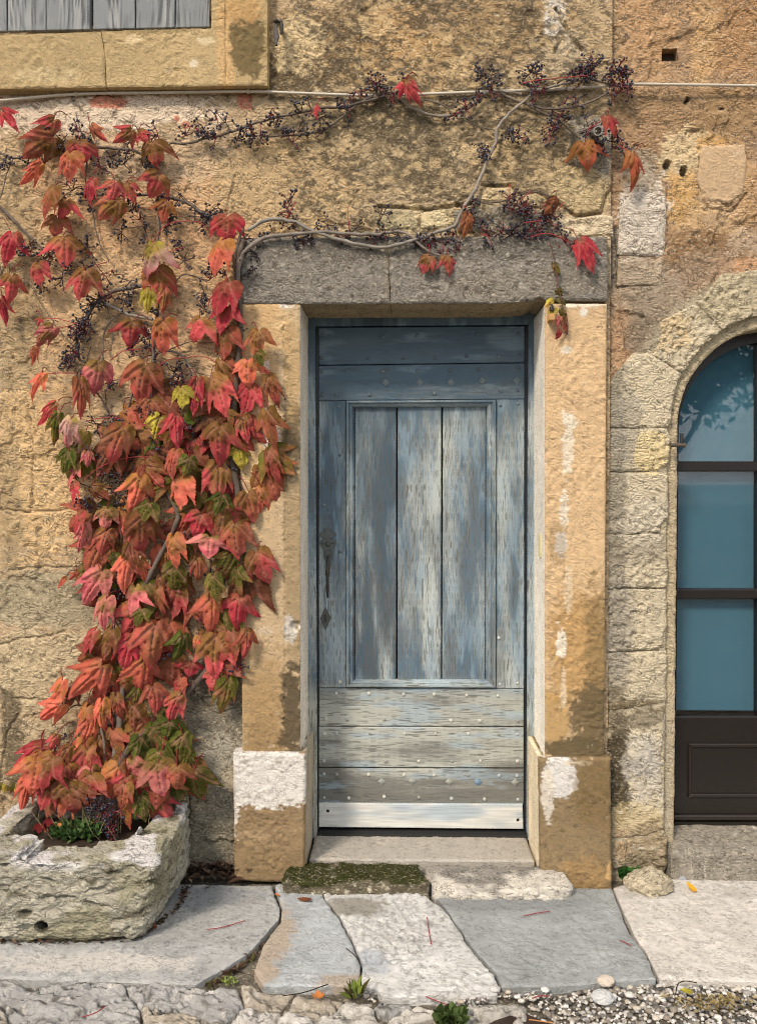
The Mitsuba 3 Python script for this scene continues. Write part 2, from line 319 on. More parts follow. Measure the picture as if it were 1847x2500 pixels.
def lichen_left(P):
    c = wall_paint(P)
    o = at(960 * D, 250 * D, WY); r = np.abs((P[:, [0, 2]] - o[[0, 2]]) / [.62, .62])
    zone = 1 - sm(.75, 1.05, np.max(r, axis=1))
    k = zone * sm(.475, .55, meshkit.fbm(P * [46, 46, 58] + 5, 3, 77) * .6 + meshkit.fbm(P * 11, 3, 79) * .4) * .82
    c = c * (1 - k[:, None]) + lin(98, 86, 66) * k[:, None]
    k = zone * sm(.54, .62, meshkit.fbm(P * 44 + 50, 3, 78) * .6 + meshkit.fbm(P * 9 + 3, 3, 80) * .4) * .6
    return c * (1 - k[:, None]) + lin(228, 196, 140) * k[:, None]
g = slab(left_face.difference(door_hole).difference(win_hole), .0052, WY, .05, amp=.009, freq=3.5, rnd=0, edge=0, seed=1, dense=(-1.55, 0, XR, 3.36),
         relief=both(grooves(CR, WY), grooves(CR2, WY, .008, .016), fallen(WY)))
obj('wall', g, 'masonry', house, color=lichen_left(g[0]), smooth=True)

ws_ = 'house__wall'
for k, (pts, col) in enumerate([(zB([(52, 886), (186, 894), (212, 974), (46, 980)]), (206, 188, 142)), (zB([(216, 902), (330, 886), (345, 965), (222, 976)]), (222, 202, 152)), (zB([(484, 797), (606, 797), (632, 832), (600, 852), (470, 860)]), (214, 188, 138)), (zB([(655, 826), (716, 824), (760, 850), (720, 880), (640, 866)]), (190, 168, 124)),
                                (zB([(800, 1000), (812, 930), (880, 926), (1000, 912), (1040, 918), (1042, 1004)]), (226, 206, 168)), (zB([(760, 745), (850, 700), (960, 715), (1004, 780), (990, 896), (884, 912), (836, 876), (780, 830)]), (196, 172, 124)), (zB([(350, 896), (440, 880), (540, 870), (700, 880), (770, 920), (760, 990), (380, 985)]), (150, 142, 124))]):
    m = slab(wpoly(pts, .028), .0055, .028, .03, amp=.007, freq=13, rnd=.007, edge=.004, seed=120 + k, fine=.004)
    pp = Paint(lin(*col), speck=((60, .60, .72, lin(110, 94, 66), .6), (70, .64, .74, lin(232, 214, 178), .6)), vary=.4, seed=20 + k)
    obj('stone', m, 'masonry', ws_, color=pp(m[0]), smooth=True)
AC, AR = (1894, 1040), 237.0                            # centre and radius of the arch, in pixels of the photograph
def arch(Y, r, y_foot, extra=0.0, n=40):                # outline of an arched opening
    k = (3.1 + Y) / (3.1 + .09)
    a = np.linspace(0, np.pi, n)
    o = at(*AC, .09); R = r / F * 3.19
    foot = at(AC[0], y_foot, .09)[2]
    return np.vstack([[[o[0] + R, foot]], np.c_[o[0] + R * np.cos(a), o[2] + R * np.sin(a)], [[o[0] - R, foot]]])
vent = Polygon(wpoly(dz([(1445, 106), (1478, 103), (1482, 131), (1444, 133)]), WY2))
arch_hole = Polygon(arch(WY2, AR + 30, 2300))
right_face = Polygon([(XR, -.1), (3.4, -.1), (3.4, 4.6), (XR, 4.6)])
right_paint = Paint(lin(188, 150, 112),
    (1345, 120, 24, 190, lin(176, 146, 106), .7, .8, .4), (1420, 60, 60, 90, lin(206, 158, 106), .7, .8, .4), (1600, 60, 90, 90, lin(186, 136, 84), .7, .8, .4), (1540, 90, 26, 110, lin(224, 180, 120), .6, .8, .4),
    (1480, 235, 160, 46, lin(168, 134, 94), .85, .6, .35), (1600, 250, 80, 60, lin(176, 138, 92), .7, .8, .35), (1400, 300, 60, 60, lin(180, 140, 100), .7, .7, .3),
    (1500, 335, 58, 58, lin(226, 198, 148), .95, .4, .15), (1560, 310, 40, 20, lin(222, 170, 96), .8, .6, .2), (1500, 432, 44, 60, lin(222, 172, 100), .9, .6, .25), (1580, 378, 54, 62, lin(208, 172, 130), .97, .2, .06), (1640, 420, 24, 70, lin(200, 156, 104), .7, .6, .3), (1560, 480, 70, 40, lin(214, 176, 128), .7, .7, .3),
    (1405, 470, 48, 100, lin(222, 208, 190), .92, .7, .25), (1395, 360, 40, 40, lin(170, 156, 134), .7, .8, .3), (1390, 600, 50, 60, lin(190, 176, 156), .8, .8, .3), (1380, 680, 50, 60, lin(176, 152, 124), .8, .8, .3), (1450, 640, 60, 60, lin(168, 150, 128), .9, .6, .3), (1360, 745, 26, 60, lin(196, 152, 112), .9, .6, .25), (1410, 740, 40, 50, lin(136, 120, 102), .8, .6, .3), (1344, 560, 12, 60, lin(120, 112, 100), .8, .7, .3),
    (1560, 545, 90, 40, lin(150, 112, 74), .85, .8, .3), (1620, 600, 60, 36, lin(214, 158, 112), .85, .7, .3), (1545, 600, 60, 50, lin(166, 140, 114), .7, .7, .3), (1640, 520, 40, 30, lin(206, 180, 150), .6, .8, .3),
    (1457, 357, 8, 7, lin(20, 16, 12), 1, 0, .1), (1494, 370, 7, 9, lin(20, 16, 12), 1, 0, .1), (1502, 215, 4.5, 4.5, lin(20, 16, 12), 1, 0, .15), (1580, 228, 7, 2.5, lin(30, 24, 18), 1, .2, .2),  # near-black spots paint the darkness inside the small holes
    speck=((58, .60, .72, lin(92, 74, 54), .7), (70, .66, .76, lin(232, 206, 166), .65), (24, .62, .74, lin(120, 92, 60), .45)), vary=.42, seed=2)
g = slab(right_face.difference(vent).difference(arch_hole), .0052, WY2, .05, amp=.009, freq=3.2, rnd=0, edge=0, seed=2, dense=(XR, 0, 1.40, 3.36),
         relief=both(pits([(1457, 357, 8, .03), (1494, 370, 7, .03), (1502, 215, 4.5, .03)], WY2), fallen(WY2, .52, .007, 9, 4.6),
                     grooves([dz([(1527, 345), (1525, 430), (1545, 455), (1600, 460), (1632, 420)]), dz([(1345, 500), (1350, 650), (1370, 780)]), dz([(1455, 400), (1460, 560)]), dz([(1340, 600), (1350, 640)])], WY2, .005, .009)))
def mortar_zone(P):                                      # bedding mortar between the dressed stones, and bare render round the arch
    c = right_paint(P); o = at(1894, 1040, WY2)
    d = np.where(P[:, 2] > o[2], np.hypot(P[:, 0] - o[0], P[:, 2] - o[2]), np.abs(P[:, 0] - o[0]) * .86 )
    k = sm(.60, .55, d)
    return c * (1 - k[:, None]) + (lin(186, 174, 146) * (.55 + .9 * meshkit.fbm(P * 30, 3, 8))[:, None]) * k[:, None]
obj('wall', g, 'masonry', house2, color=mortar_zone(g[0]), smooth=True)
for k, (pts, col) in enumerate([(zB([(1416, 622), (1500, 616), (1604, 612), (1612, 690), (1594, 826), (1532, 866), (1440, 850), (1400, 770)]), (212, 178, 136)), (zB([(1072, 830), (1160, 812), (1262, 820), (1266, 960), (1255, 1090), (1060, 1080)]), (214, 202, 186)), (zB([(1060, 1104), (1256, 1104), (1250, 1215), (1056, 1215)]), (186, 166, 140))]):
    m = slab(wpoly(pts, .049), .0055, .049, .03, amp=(.003, .010, .008)[k], freq=(7, 13, 13)[k], rnd=.006, edge=.004, seed=140 + k, fine=(.0015, .004, .004)[k])
    pp = Paint(lin(*col), speck=((60, .62, .74, lin(120, 98, 70), (.2, .7, .6)[k]), (70, .62, .72, lin(236, 228, 212), (.3, .8, .5)[k])), vary=(.15, .4, .4)[k], seed=30 + k)
    obj('stone', m, 'paving_stone' if k == 0 else 'masonry', 'house_001__wall', color=pp(m[0]), smooth=True)
# a small putlog hole with old wood in it
vx0, vx1 = at(1445 * D, 118 * D, WY2)[0] - .004, at(1481 * D, 118 * D, WY2)[0] + .004
vz0, vz1 = at(1460 * D, 134 * D, WY2)[2] - .004, at(1460 * D, 102 * D, WY2)[2] + .004
vt = obj('vent', join([bar(vx0, vx1, .155, .16, vz0, vz1)]), 'matte', house2, color=lin(30, 24, 18))
for k, (a, b) in enumerate(((.12, .45), (.52, .9))):
    obj('slat', bar(vx0 - .002, vx1 + .002, .088 + .01 * k, .11, vz0 + (vz1 - vz0) * a, vz0 + (vz1 - vz0) * b), 'matte', vt, color=lin(74, 58, 42))

# ---- doorway of the first house: jamb stones with painted reveals, plinths, lintel, threshold
reveal_l = at(655 * D, 1000, 0)[0]; reveal_r = at(1190 * D, 1000, 0)[0]
jl_paint = Paint(lin(214, 184, 140), (570, 720, 60, 60, lin(222, 184, 128), .8, .5, .3), (570, 900, 40, 240, lin(220, 178, 120), .7, .6, .3), (575, 1570, 60, 150, lin(178, 142, 92), .9, .6, 1.0), (575, 1650, 40, 70, lin(156, 126, 84), .7, .8, .8),
    (640, 1180, 20, 330, lin(150, 128, 90), .6, 1.0, .3), (640, 940, 18, 70, lin(106, 92, 70), .8, .9, .25), (640, 1560, 22, 110, lin(92, 80, 60), .9, 1.2, .3), (634, 1370, 13, 34, lin(206, 200, 188), .95, .6, .15),
    (595, 950, 16, 30, lin(236, 230, 220), .95, .9, .15), (582, 905, 12, 16, lin(236, 230, 220), .9, .9, .15), (600, 985, 10, 12, lin(236, 230, 220), .9, .6, .15), (583, 800, 9, 12, lin(240, 232, 220), .9, .7, .15), (630, 672, 14, 5, lin(240, 236, 226), .9, .5, .2), (582, 1375, 20, 12, lin(222, 200, 166), .8, .8, .2), (526, 1600, 8, 60, lin(180, 166, 136), .7, .8, .3), (640, 800, 16, 110, lin(196, 160, 104), .6, .8, .3),
    speck=((60, .68, .78, lin(228, 206, 170), .7), (50, .66, .76, lin(110, 90, 58), .6)), vary=.24, seed=3)
jr_paint = Paint(lin(222, 186, 138), (1260, 1000, 80, 330, lin(226, 188, 138), .9, .3, .3), (1260, 1420, 70, 120, lin(196, 150, 86), .8, .6, .4), (1300, 1450, 30, 160, lin(150, 122, 76), .8, .9, .35), (1290, 1560, 50, 70, lin(112, 96, 66), .9, .9, .25), (1210, 1570, 26, 70, lin(190, 148, 82), .7, .5, .3), (1255, 1630, 80, 26, lin(110, 94, 64), .95, .7, .2),
    (1236, 985, 12, 70, lin(236, 222, 196), .9, 1.1, .15), (1228, 1110, 10, 40, lin(238, 226, 204), .9, 1.1, .15), (1222, 1185, 12, 26, lin(240, 236, 228), .95, 1.0, .15), (1240, 925, 14, 16, lin(240, 228, 204), .8, 1.0, .2), (1222, 1400, 10, 36, lin(238, 228, 208), .9, 1.0, .15), (1237, 1290, 8, 50, lin(228, 206, 170), .7, 1.0, .2), (1226, 1490, 6, 50, lin(228, 206, 170), .8, .9, .2), (1270, 684, 9, 11, lin(240, 234, 220), .95, .4, .15), (1232, 765, 12, 10, lin(240, 230, 210), .85, .7, .2), (1275, 668, 50, 8, lin(240, 230, 210), .8, .7, .3), (1215, 1185, 18, 40, lin(160, 130, 84), .5, .9, .3),
    speck=((62, .69, .78, lin(236, 214, 176), .7), (50, .70, .80, lin(130, 98, 56), .5)), vary=.14, seed=4)
def with_reveal(paint, xe, sign, col):
    def fn(P):
        c = paint(P); k = sm(.004, .012, P[:, 1]) * ((P[:, 0] - xe) * sign < .012)
        n = meshkit.fbm(P * [14, 14, 5], 3, 5)
        return c * (1 - k[:, None]) + (np.asarray(col) * (.72 + .5 * n)[:, None]) * k[:, None]
    return fn
JG = dict(bsdf='paving_stone', rnd=.004, amp=.0028, freq=7, edge=.0012, rows=14, res=.006)
stone('jamb', dz([(523, 663), (655, 663), (655, 1646), (529, 1646)]), 0, .262, with_reveal(jl_paint, reveal_l, -1, lin(232, 222, 206, .95)), house, seed=31,
      relief=both(grooves([dz([(619, 665), (622, 900), (622, 1300), (621, 1646)])], 0, .0035, .007), pits([(645, 1368, 12, .012)], 0)), **JG)
stone('jamb', dz([(1190, 663), (1324, 663), (1318, 1658), (1190, 1658)]), 0, .262, with_reveal(jr_paint, reveal_r, 1, lin(250, 244, 230, .98)), house, seed=32,
      relief=grooves([dz([(1229, 1060), (1236, 1150), (1232, 1240), (1238, 1300), (1230, 1400), (1228, 1540)]), dz([(1240, 850), (1255, 890), (1290, 950)]), dz([(1200, 960), (1290, 955)])], 0, .0028, .006), **JG)
lintel_paint = Paint(lin(146, 141, 133), (640, 600, 130, 70, lin(138, 133, 124), .6, .6, .4), (960, 545, 380, 26, lin(116, 111, 103), .8, .6, .4), (1150, 630, 160, 34, lin(140, 132, 118), .6, .7, .4), (846, 590, 6, 70, lin(150, 138, 116), .7, .6, .3),  # dark band along the top edge: vine shade put into the colour
                     speck=((50, .60, .70, lin(74, 70, 64), .7), (64, .62, .72, lin(190, 186, 176), .75)), vary=.4, seed=5)
def soffit(P):
    c = lintel_paint(P); k = sm(.004, .01, P[:, 1])
    return c * (1 - k[:, None]) + lin(176, 152, 114) * (.7 + .6 * meshkit.fbm(P * [5, 14, 14], 3, 9))[:, None] * k[:, None]
LG = dict(rnd=.006, amp=.004, freq=12, edge=.002, rows=14, res=.006)
stone('lintel', dz([(524, 518), (845.6, 516), (852, 662), (524, 663)]), -.004, .30, soffit, house, seed=33, **LG)
stone('lintel', dz([(846.4, 516), (1326, 516), (1327, 655), (1195, 656), (1180, 648), (1160, 657), (1100, 661), (852.8, 662)]), -.004, .30, soffit, house, seed=34, **LG)
pl_l = Paint(lin(160, 132, 94), (575, 1690, 130, 68, lin(226, 222, 216), .98, .35, .06), (516, 1745, 14, 60, lin(220, 214, 206), .95, .7, .12), (560, 1810, 30, 10, lin(190, 160, 120), .7, .6, .3), (600, 1870, 60, 30, lin(150, 124, 84), .6, .6, .3), speck=((64, .66, .76, lin(214, 196, 160), .55), (56, .60, .72, lin(104, 86, 58), .55)), vary=.32, seed=6)
pl_r = Paint(lin(150, 126, 90), (1216, 1686, 38, 44, lin(228, 226, 222), .97, .3, .06), (1190, 1725, 14, 60, lin(226, 216, 200), .9, .5, .15), (1255, 1657, 30, 5, lin(226, 206, 170), .8, .5, .3), (1280, 1900, 50, 40, lin(178, 140, 86), .7, .6, .4), (1324, 1890, 9, 24, lin(222, 176, 110), .9, .5, .2), (1290, 1720, 46, 80, lin(130, 104, 60), .6, .7, .4),
             speck=((64, .66, .76, lin(220, 200, 160), .6), (56, .58, .70, lin(92, 74, 46), .6)), vary=.36, seed=7)
PG = dict(bsdf='paving_stone', rnd=.010, amp=.004, freq=8, edge=.0015, rows=14, res=.006)
stone('plinth', dz([(508, 1644), (667, 1646), (664, 1930), (512, 1925)]), -.022, .282, with_reveal(pl_l, at(667 * D, 1900, -.02)[0], -1, lin(196, 182, 156)), house, seed=35, relief=grooves([dz([(620, 1765), (622, 1850)])], -.022, .003, .005), **PG)
stone('plinth', dz([(1177, 1658), (1333, 1655), (1336, 1950), (1180, 1950)]), -.022, .282, with_reveal(pl_r, at(1177 * D, 1900, -.02)[0], 1, lin(244, 226, 190, .95)), house, seed=36, **PG)
thr_paint = Paint(lin(186, 180, 170), speck=((40, .62, .76, lin(150, 144, 134), .5),), vary=.12, seed=8)
zt = .048
tx0, tx1 = at(667 * D, 1900, -.02)[0] + .004, at(1177 * D, 1900, -.02)[0] - .004
g = slab([(tx0, .055), (tx1, .055), (tx1, .34), (tx0, .34)], .007, zt, .12, 'ground', amp=.0022, freq=6, rnd=.008, edge=.0015, seed=37)
obj('threshold', g, 'paving_stone', house, color=thr_paint(g[0]), smooth=True)

# ---- window at the top left: stone surround and grey plank shutters
sur_paint = Paint(lin(200, 172, 120), (150, 130, 200, 50, lin(186, 160, 112), .7, .7, .4), (500, 90, 22, 110, lin(220, 178, 118), .9, .5, .3), (545, 110, 34, 70, lin(120, 102, 64), .92, .55, .15), (535, 30, 40, 30, lin(206, 160, 98), .8, .6, .3), (455, 102, 20, 9, lin(228, 206, 160), .9, .5, .2), (300, 98, 18, 8, lin(226, 200, 152), .8, .5, .2), (430, 150, 8, 8, lin(228, 214, 186), .8, .5, .3), (110, 175, 80, 14, lin(214, 190, 140), .6, .7, .3), (250, 78, 200, 6, lin(126, 108, 72), .7, .6, .4),
                  speck=((58, .68, .78, lin(226, 204, 160), .6), (44, .66, .78, lin(132, 108, 70), .5)), vary=.2, seed=10)
zS = zoom(0, 0, .4358)
ws = obj('window_surround', slab(wpoly(zS([(1262, -600), (1497, -600), (1496, 474), (1262, 478)]), -.012), .006, -.012, .06, amp=.0025, freq=7, rnd=.004, seed=41), 'paving_stone', house, color=sur_paint(slab(wpoly(zS([(1262, -600), (1497, -600), (1496, 474), (1262, 478)]), -.012), .006, -.012, .06, amp=.0025, freq=7, rnd=.004, seed=41)[0]), smooth=True)
def sur(pts, seed, **kw):
    m = slab(wpoly(zS(pts), -.012), .006, -.012, kw.pop('depth', .06), amp=.0025, freq=7, rnd=.004, seed=seed, **kw); obj('stone', m, 'paving_stone', ws, color=sur_paint(m[0]), smooth=True)
sur([(1183, -600), (1260, -600), (1260, 100), (1183, 104)], 42)
sur([(566, 170), (1183, 155), (1183, 106), (1260, 102), (1260, 478), (595, 486), (588, 300)], 43)
sur([(-900, 230), (563, 171), (584, 300), (592, 486), (-900, 508)], 44)
sur([(-900, -600), (-500, -600), (-500, 205), (-900, 228)], 45)
sh = None
bx = [(-495, -250), (-247, 36), (44, 256), (260, 502), (522, 755), (762, 978), (985, 1174)]
zc = lambda x: 183 - x * .0212
shut_c = [lin(126, 132, 138), lin(150, 156, 160), lin(136, 142, 148), lin(120, 126, 132), lin(140, 146, 152), lin(124, 130, 138), lin(132, 136, 146)]
def shutter_mat():
    cs = [V(lin(*c)) for c in ((132, 139, 145), (88, 94, 100), (168, 172, 174))]
    def fn(p, n, uv):
        w = mikit.noise(p.x * 10, p.z * 3); a = mikit.noise(p.x * 190 + w * 10, p.z * 14); b = mikit.fbm(p.x * 16 + 4, p.z * 4, 0., 3)
        return mikit.mix(mikit.mix(cs[0], cs[1], mikit.smoothstep(.45, .75, a * .5 + b * .5)), cs[2], mikit.smoothstep(.5, .75, b * .6 + (1 - a) * .4) * .7)
    return two({'type': 'bumpmap', 'arbitrary': mikit.proc(lambda p, n, uv: mikit.noise(p.x * 190 + mikit.noise(p.x * 10, p.z * 3) * 10, p.z * 14), eps=1.5e-3), 'scale': .003, 'bsdf': {'type': 'principled', 'base_color': mikit.proc(fn), 'roughness': .7, 'specular': .3}})
scene['shutter_paint'] = shutter_mat()
for k, (a, b) in enumerate(bx):
    if k in (0, 4): sh = obj('shutter', bar(at(*zS([(a - 6, 0)])[0], .05)[0], at(*zS([((bx[3][1] if k == 0 else 1176) + 2, 0)])[0], .05)[0], .052, .062, at(100, 75, .05)[2], 4.4), 'matte', house, color=lin(40, 46, 52))
    obj('board', prism(zS([(a, -600), (b, -600), (b, zc(b) - 10), (a, zc(a) - 10)]), .022 + .001 * (k % 2), .03, .002), 'shutter_paint', sh)
obj('window_back', bar(-1.9, at(*zS([(1190, 0)])[0], .05)[0], .075, .085, at(100, 90, .05)[2] - .05, 4.5), 'matte', house, color=lin(24, 26, 28))
# shutter catch beside the window
zk = lambda x, y, Y: at(*zS([(x, y)])[0], Y)
hk = obj('shutter_catch', tube([zk(1558, 122, .05), zk(1556, 121, -.01), zk(1548, 120, -.03)], .008, 9), 'iron', house, color=lin(40, 35, 33))
obj('arm', join([tube(smoothline([zk(1546, 120, -.022), zk(1570, 118, -.024), zk(1576, 126, -.024), zk(1577, 150, -.024), zk(1576, 186, -.022)], 5), .0062, 8), lathe([(0, 0), (.008, .002), (.009, .008), (.006, .014), (0, .016)], zk(1546, 121, -.02), 1)]), 'iron', hk, color=lin(40, 35, 33))
obj('weight', prism(Polygon([zk(x, y, -.026)[[0, 2]] for x, y in ((1535, 122), (1555, 122), (1552, 146), (1558, 176), (1563, 200), (1556, 222), (1551, 252), (1541, 252), (1537, 224), (1530, 200), (1533, 172), (1540, 146))]), -.028, .007, .0015), 'iron', hk, color=lin(58, 52, 54))

# ---- the plank door
DY = .292
fr_c = lin(70, 88, 104)
frame_l, frame_r, frame_t = at(768, 1000, .262)[0], at(1291, 1000, .262)[0], at(1000, 791, .262)[2]
fx0, fx1, fz1 = reveal_l - .03, reveal_r + .03, at(1000, 741, 0)[2] + .03
fz0 = zt - .01
door = tag(obj('door', bar(at(773, 1000, DY)[0], at(1284, 1000, DY)[0], DY + .034, DY + .06, zt + .012, at(1000, 795, DY)[2]), 'matte', house, color=lin(24, 28, 32)), 'weathered blue-grey plank door with studs, bare grey wood towards the bottom')
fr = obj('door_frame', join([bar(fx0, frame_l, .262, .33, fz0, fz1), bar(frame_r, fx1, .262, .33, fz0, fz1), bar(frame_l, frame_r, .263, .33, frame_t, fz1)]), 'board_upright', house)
gap = obj('door_rebate', join([bar(frame_l, frame_l + .012, .30, .34, fz0, frame_t), bar(frame_r - .012, frame_r, .30, .34, fz0, frame_t), bar(fx0, fx1, .352, .357, fz0, fz1)]), 'satin', house, color=lin(26, 36, 48))
def board(pts, mat, name='plank', Y=DY, d=.034, bev=.0025): return obj(name, prism(pts, Y, d, bev), mat, door)
board(z7([(183, 235), (1369, 226), (1369, 434), (183, 449)]), 'board_level')
board(z7([(183, 455), (1369, 440), (1369, 646), (183, 656)]), 'board_level', Y=DY + .001)
up, lo = z7, z8
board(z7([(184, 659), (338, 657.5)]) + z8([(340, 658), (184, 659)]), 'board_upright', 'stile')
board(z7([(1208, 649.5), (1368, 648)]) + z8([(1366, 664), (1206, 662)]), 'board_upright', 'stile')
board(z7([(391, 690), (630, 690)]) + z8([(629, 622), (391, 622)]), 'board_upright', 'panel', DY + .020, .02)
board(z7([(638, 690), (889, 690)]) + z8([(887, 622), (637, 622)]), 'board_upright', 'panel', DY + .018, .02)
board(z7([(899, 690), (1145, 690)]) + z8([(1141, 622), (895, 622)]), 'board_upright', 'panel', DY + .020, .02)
def moulding(pts, mat):
    Q = wpoly(pts, DY - .004)                            # outer pair, then inner pair
    a, b, c, d = Q
    mid = lambda p, q, t: p + (q - p) * t
    prof = [(0, .016), (.03, -.004), (.10, -.008), (.34, -.010), (.44, -.004), (.50, .001), (.58, -.001), (.84, .004), (.96, .012), (1, .020), (1, .04)]
    L = [np.array([*mid(a, d, t)]) for t, _ in prof]; R = [np.array([*mid(b, c, t)]) for t, _ in prof]
    v = np.array([[p[0], DY - .004 + h, p[1]] for p, (_, h) in zip(L, prof)] + [[p[0], DY - .004 + h, p[1]] for p, (_, h) in zip(R, prof)])
    n = len(prof); i = np.arange(n - 1)
    return obj('moulding', (v, np.vstack([np.c_[i, n + i, n + i + 1], np.c_[i, n + i + 1, i + 1]])), mat, door)
ot = z7([(340, 656), (1206, 650)]); ob = z8([(1204, 658), (341, 656)])
it = z7([(385, 692), (1152, 688)]); ib = z8([(1148, 618), (386, 618)])
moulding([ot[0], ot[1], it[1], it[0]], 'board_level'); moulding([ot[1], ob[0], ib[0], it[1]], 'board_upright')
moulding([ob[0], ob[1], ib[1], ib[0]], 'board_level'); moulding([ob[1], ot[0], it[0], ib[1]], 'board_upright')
board(z8([(186, 662), (1364, 667), (1364, 883), (186, 880)]), 'board_level', 'plank', DY + .001)
board(z8([(184, 886), (1364, 889), (1364, 1121), (184, 1117)]), 'board_level', Y=DY)
board(z8([(183, 1124), (1364, 1128), (1364, 1330), (183, 1326)]), 'board_level', Y=DY + .001)
kick_mat = two({'type': 'principled', 'roughness': .6, 'specular': .35, 'base_color': mikit.proc(lambda p, n, uv: mikit.mix(V(lin(186, 204, 216)), V(lin(226, 229, 226)), mikit.smoothstep(.35, .65, mikit.fbm(p.x * 5, p.z * 22, 0., 3))) * (.75 + .3 * mikit.noise(p.x * 14, p.z * 240)))})
scene['kick_paint'] = kick_mat
kb = board(z8([(184, 1328), (1358, 1333), (1362, 1476), (184, 1464)]), 'kick_paint', 'kick_board', DY - .012, .02, .003)
for x, y in ((236, 1370), (1330, 1421)): obj('screw_hole', lathe([(0, .0005), (.0055, .0006), (.0062, 0)], at(*z8([(x, y)])[0], DY - .0125), 1), 'matte', kb, color=lin(24, 22, 20))
obj('door_sill', join([bar(frame_l, frame_r, .262, .33, zt + .0, zt + .010), bar(frame_l + .01, frame_r - .01, .275, .30, zt + .008, zt + .017)]), 'satin', house, color=lin(44, 46, 48))
n7 = [(205, 275), (555, 287), (750, 280), (1100, 272), (1330, 270), (200, 410), (468, 415), (670, 412), (850, 408), (1035, 402), (1222, 402), (1335, 398), (205, 487), (343, 482), (553, 487), (752, 484), (940, 481), (1105, 478), (1333, 470), (205, 622), (285, 620), (475, 622), (850, 615), (1230, 600), (1328, 598), (300, 690), (305, 970), (213, 1258), (308, 1525), (1330, 672), (1228, 682)]
n8 = [(218, 628), (306, 626), (1225, 640), (1327, 632), (285, 692), (472, 694), (672, 697), (847, 698), (1035, 702), (1215, 706), (225, 840), (348, 843), (560, 843), (945, 847), (1110, 850), (1330, 850), (215, 924), (286, 922), (478, 922), (678, 924), (855, 924), (1044, 924), (1220, 928), (1328, 927), (213, 1081), (570, 1083), (758, 1083), (950, 1082), (1115, 1080), (1328, 1082), (213, 1156), (287, 1159), (470, 1160), (675, 1162), (848, 1163), (1043, 1163), (1222, 1165), (1325, 1166), (215, 1292), (357, 1295), (560, 1287), (760, 1292), (948, 1298), (1138, 1301), (1330, 1304), (1220, 372)]
r = np.random.default_rng(3)
head = [(.0, .0045), (.004, .0042), (.0066, .0028), (.0072, .0010), (.0072, -.004)]
for pts, z, cols in ((n7, z7, [(96, 116, 130), (84, 102, 116), (110, 128, 138)]), (n8, z8, [(196, 198, 192), (178, 186, 190), (206, 204, 194), (150, 152, 148)])):
    for x, y in pts:
        k = r.uniform(.8, 1.12)
        obj('stud', lathe([(a * k, b) for a, b in head], at(*z([(x, y)])[0], DY), 1, 12), 'satin', door, color=lin(*cols[r.integers(len(cols))]), smooth=True)
for pts, z, c in (([(570, 552), (765, 550), (945, 550), (1125, 540), (1325, 540)], z7, (120, 138, 148)), ([(545, 1202), (722, 1197), (935, 1202), (1100, 1204), (1315, 1205)], z8, (150, 156, 150))):
    for i, (x, y) in enumerate(pts):
        o = at(*z([(x, y)])[0], DY - .0015); s = .0165
        v = np.array([[0, -.006, 0], [s * .55, -.003, 0], [0, -.003, s * .55], [-s * .55, -.003, 0], [0, -.003, -s * .55], [s, 0, 0], [0, 0, s], [-s, 0, 0], [0, 0, -s], [s, .004, 0], [0, .004, s], [-s, .004, 0], [0, .004, -s]]) + o
        f = [(0, 2, 1), (0, 3, 2), (0, 4, 3), (0, 1, 4)]
        for k in range(4): f += [(1 + k, 1 + (k + 1) % 4, 5 + (k + 1) % 4), (1 + k, 5 + (k + 1) % 4, 5 + k), (5 + k, 5 + (k + 1) % 4, 9 + (k + 1) % 4), (5 + k, 9 + (k + 1) % 4, 9 + k)]
        obj('diamond_stud', (v, np.array(f)), 'satin', door, color=lin(*((104, 140, 176) if (z is z8 and i == 3) else c)))
# the ornate handle plate, its grip and the lozenge keyhole plate
zh = zoom(750, 1250, .1565); ph = lambda x, y, Y=DY - .001: at(*zh([(x, y)])[0], Y)
def hs(pts): return Polygon([ph(x, y)[[0, 2]] for x, y in pts])
disc = lambda x, y, r: Point(*ph(x, y)[[0, 2]]).buffer(r * .1565 / 601, 8)
plate = unary_union([hs([(325, 245), (362, 285), (355, 330), (325, 350), (292, 330), (280, 285)]), disc(232, 350, 38), disc(412, 345, 38), hs([(215, 340), (325, 300), (430, 335), (400, 400), (325, 420), (250, 400)]), disc(235, 480, 44), disc(410, 475, 44), hs([(215, 450), (320, 420), (435, 445), (420, 520), (385, 590), (392, 690), (370, 760), (355, 900), (300, 900), (285, 760), (255, 690), (258, 590), (225, 520)])]).buffer(.0006)
hd = obj('handle', prism(plate, DY - .006, .008, 0), 'iron', door, color=lin(92, 102, 104))
obj('boss', join([lathe([(0, .010), (.006, .009), (.010, .004), (.011, 0)], ph(322, 500, DY - .006), 1), lathe([(0, .006), (.005, .004), (.006, 0)], ph(240, 482, DY - .006), 1), lathe([(0, .006), (.005, .004), (.006, 0)], ph(405, 478, DY - .006), 1), bar(ph(285, 0)[0], ph(378, 0)[0], DY - .022, DY - .004, ph(300, 665)[2], ph(300, 600)[2])]), 'iron', hd, color=lin(84, 92, 92), smooth=False)
obj('grip', tube(smoothline([ph(320, 700, DY - .012), ph(316, 780, DY - .03), ph(314, 1000, DY - .045), ph(314, 1200, DY - .04), ph(318, 1330, DY - .012)], 8), np.interp(np.linspace(0, 1, 33), [0, .2, .38, .42, .46, .5, .7, .85, 1], [.0035, .0045, .006, .0095, .0095, .006, .0075, .006, .004]), 10), 'iron', hd, color=lin(62, 58, 54), smooth=True)
kp = obj('keyhole_plate', prism(hs([(282, 1480), (370, 1650), (282, 1850), (200, 1660)]), DY - .004, .006, .0015), 'iron', door, color=lin(88, 92, 92))
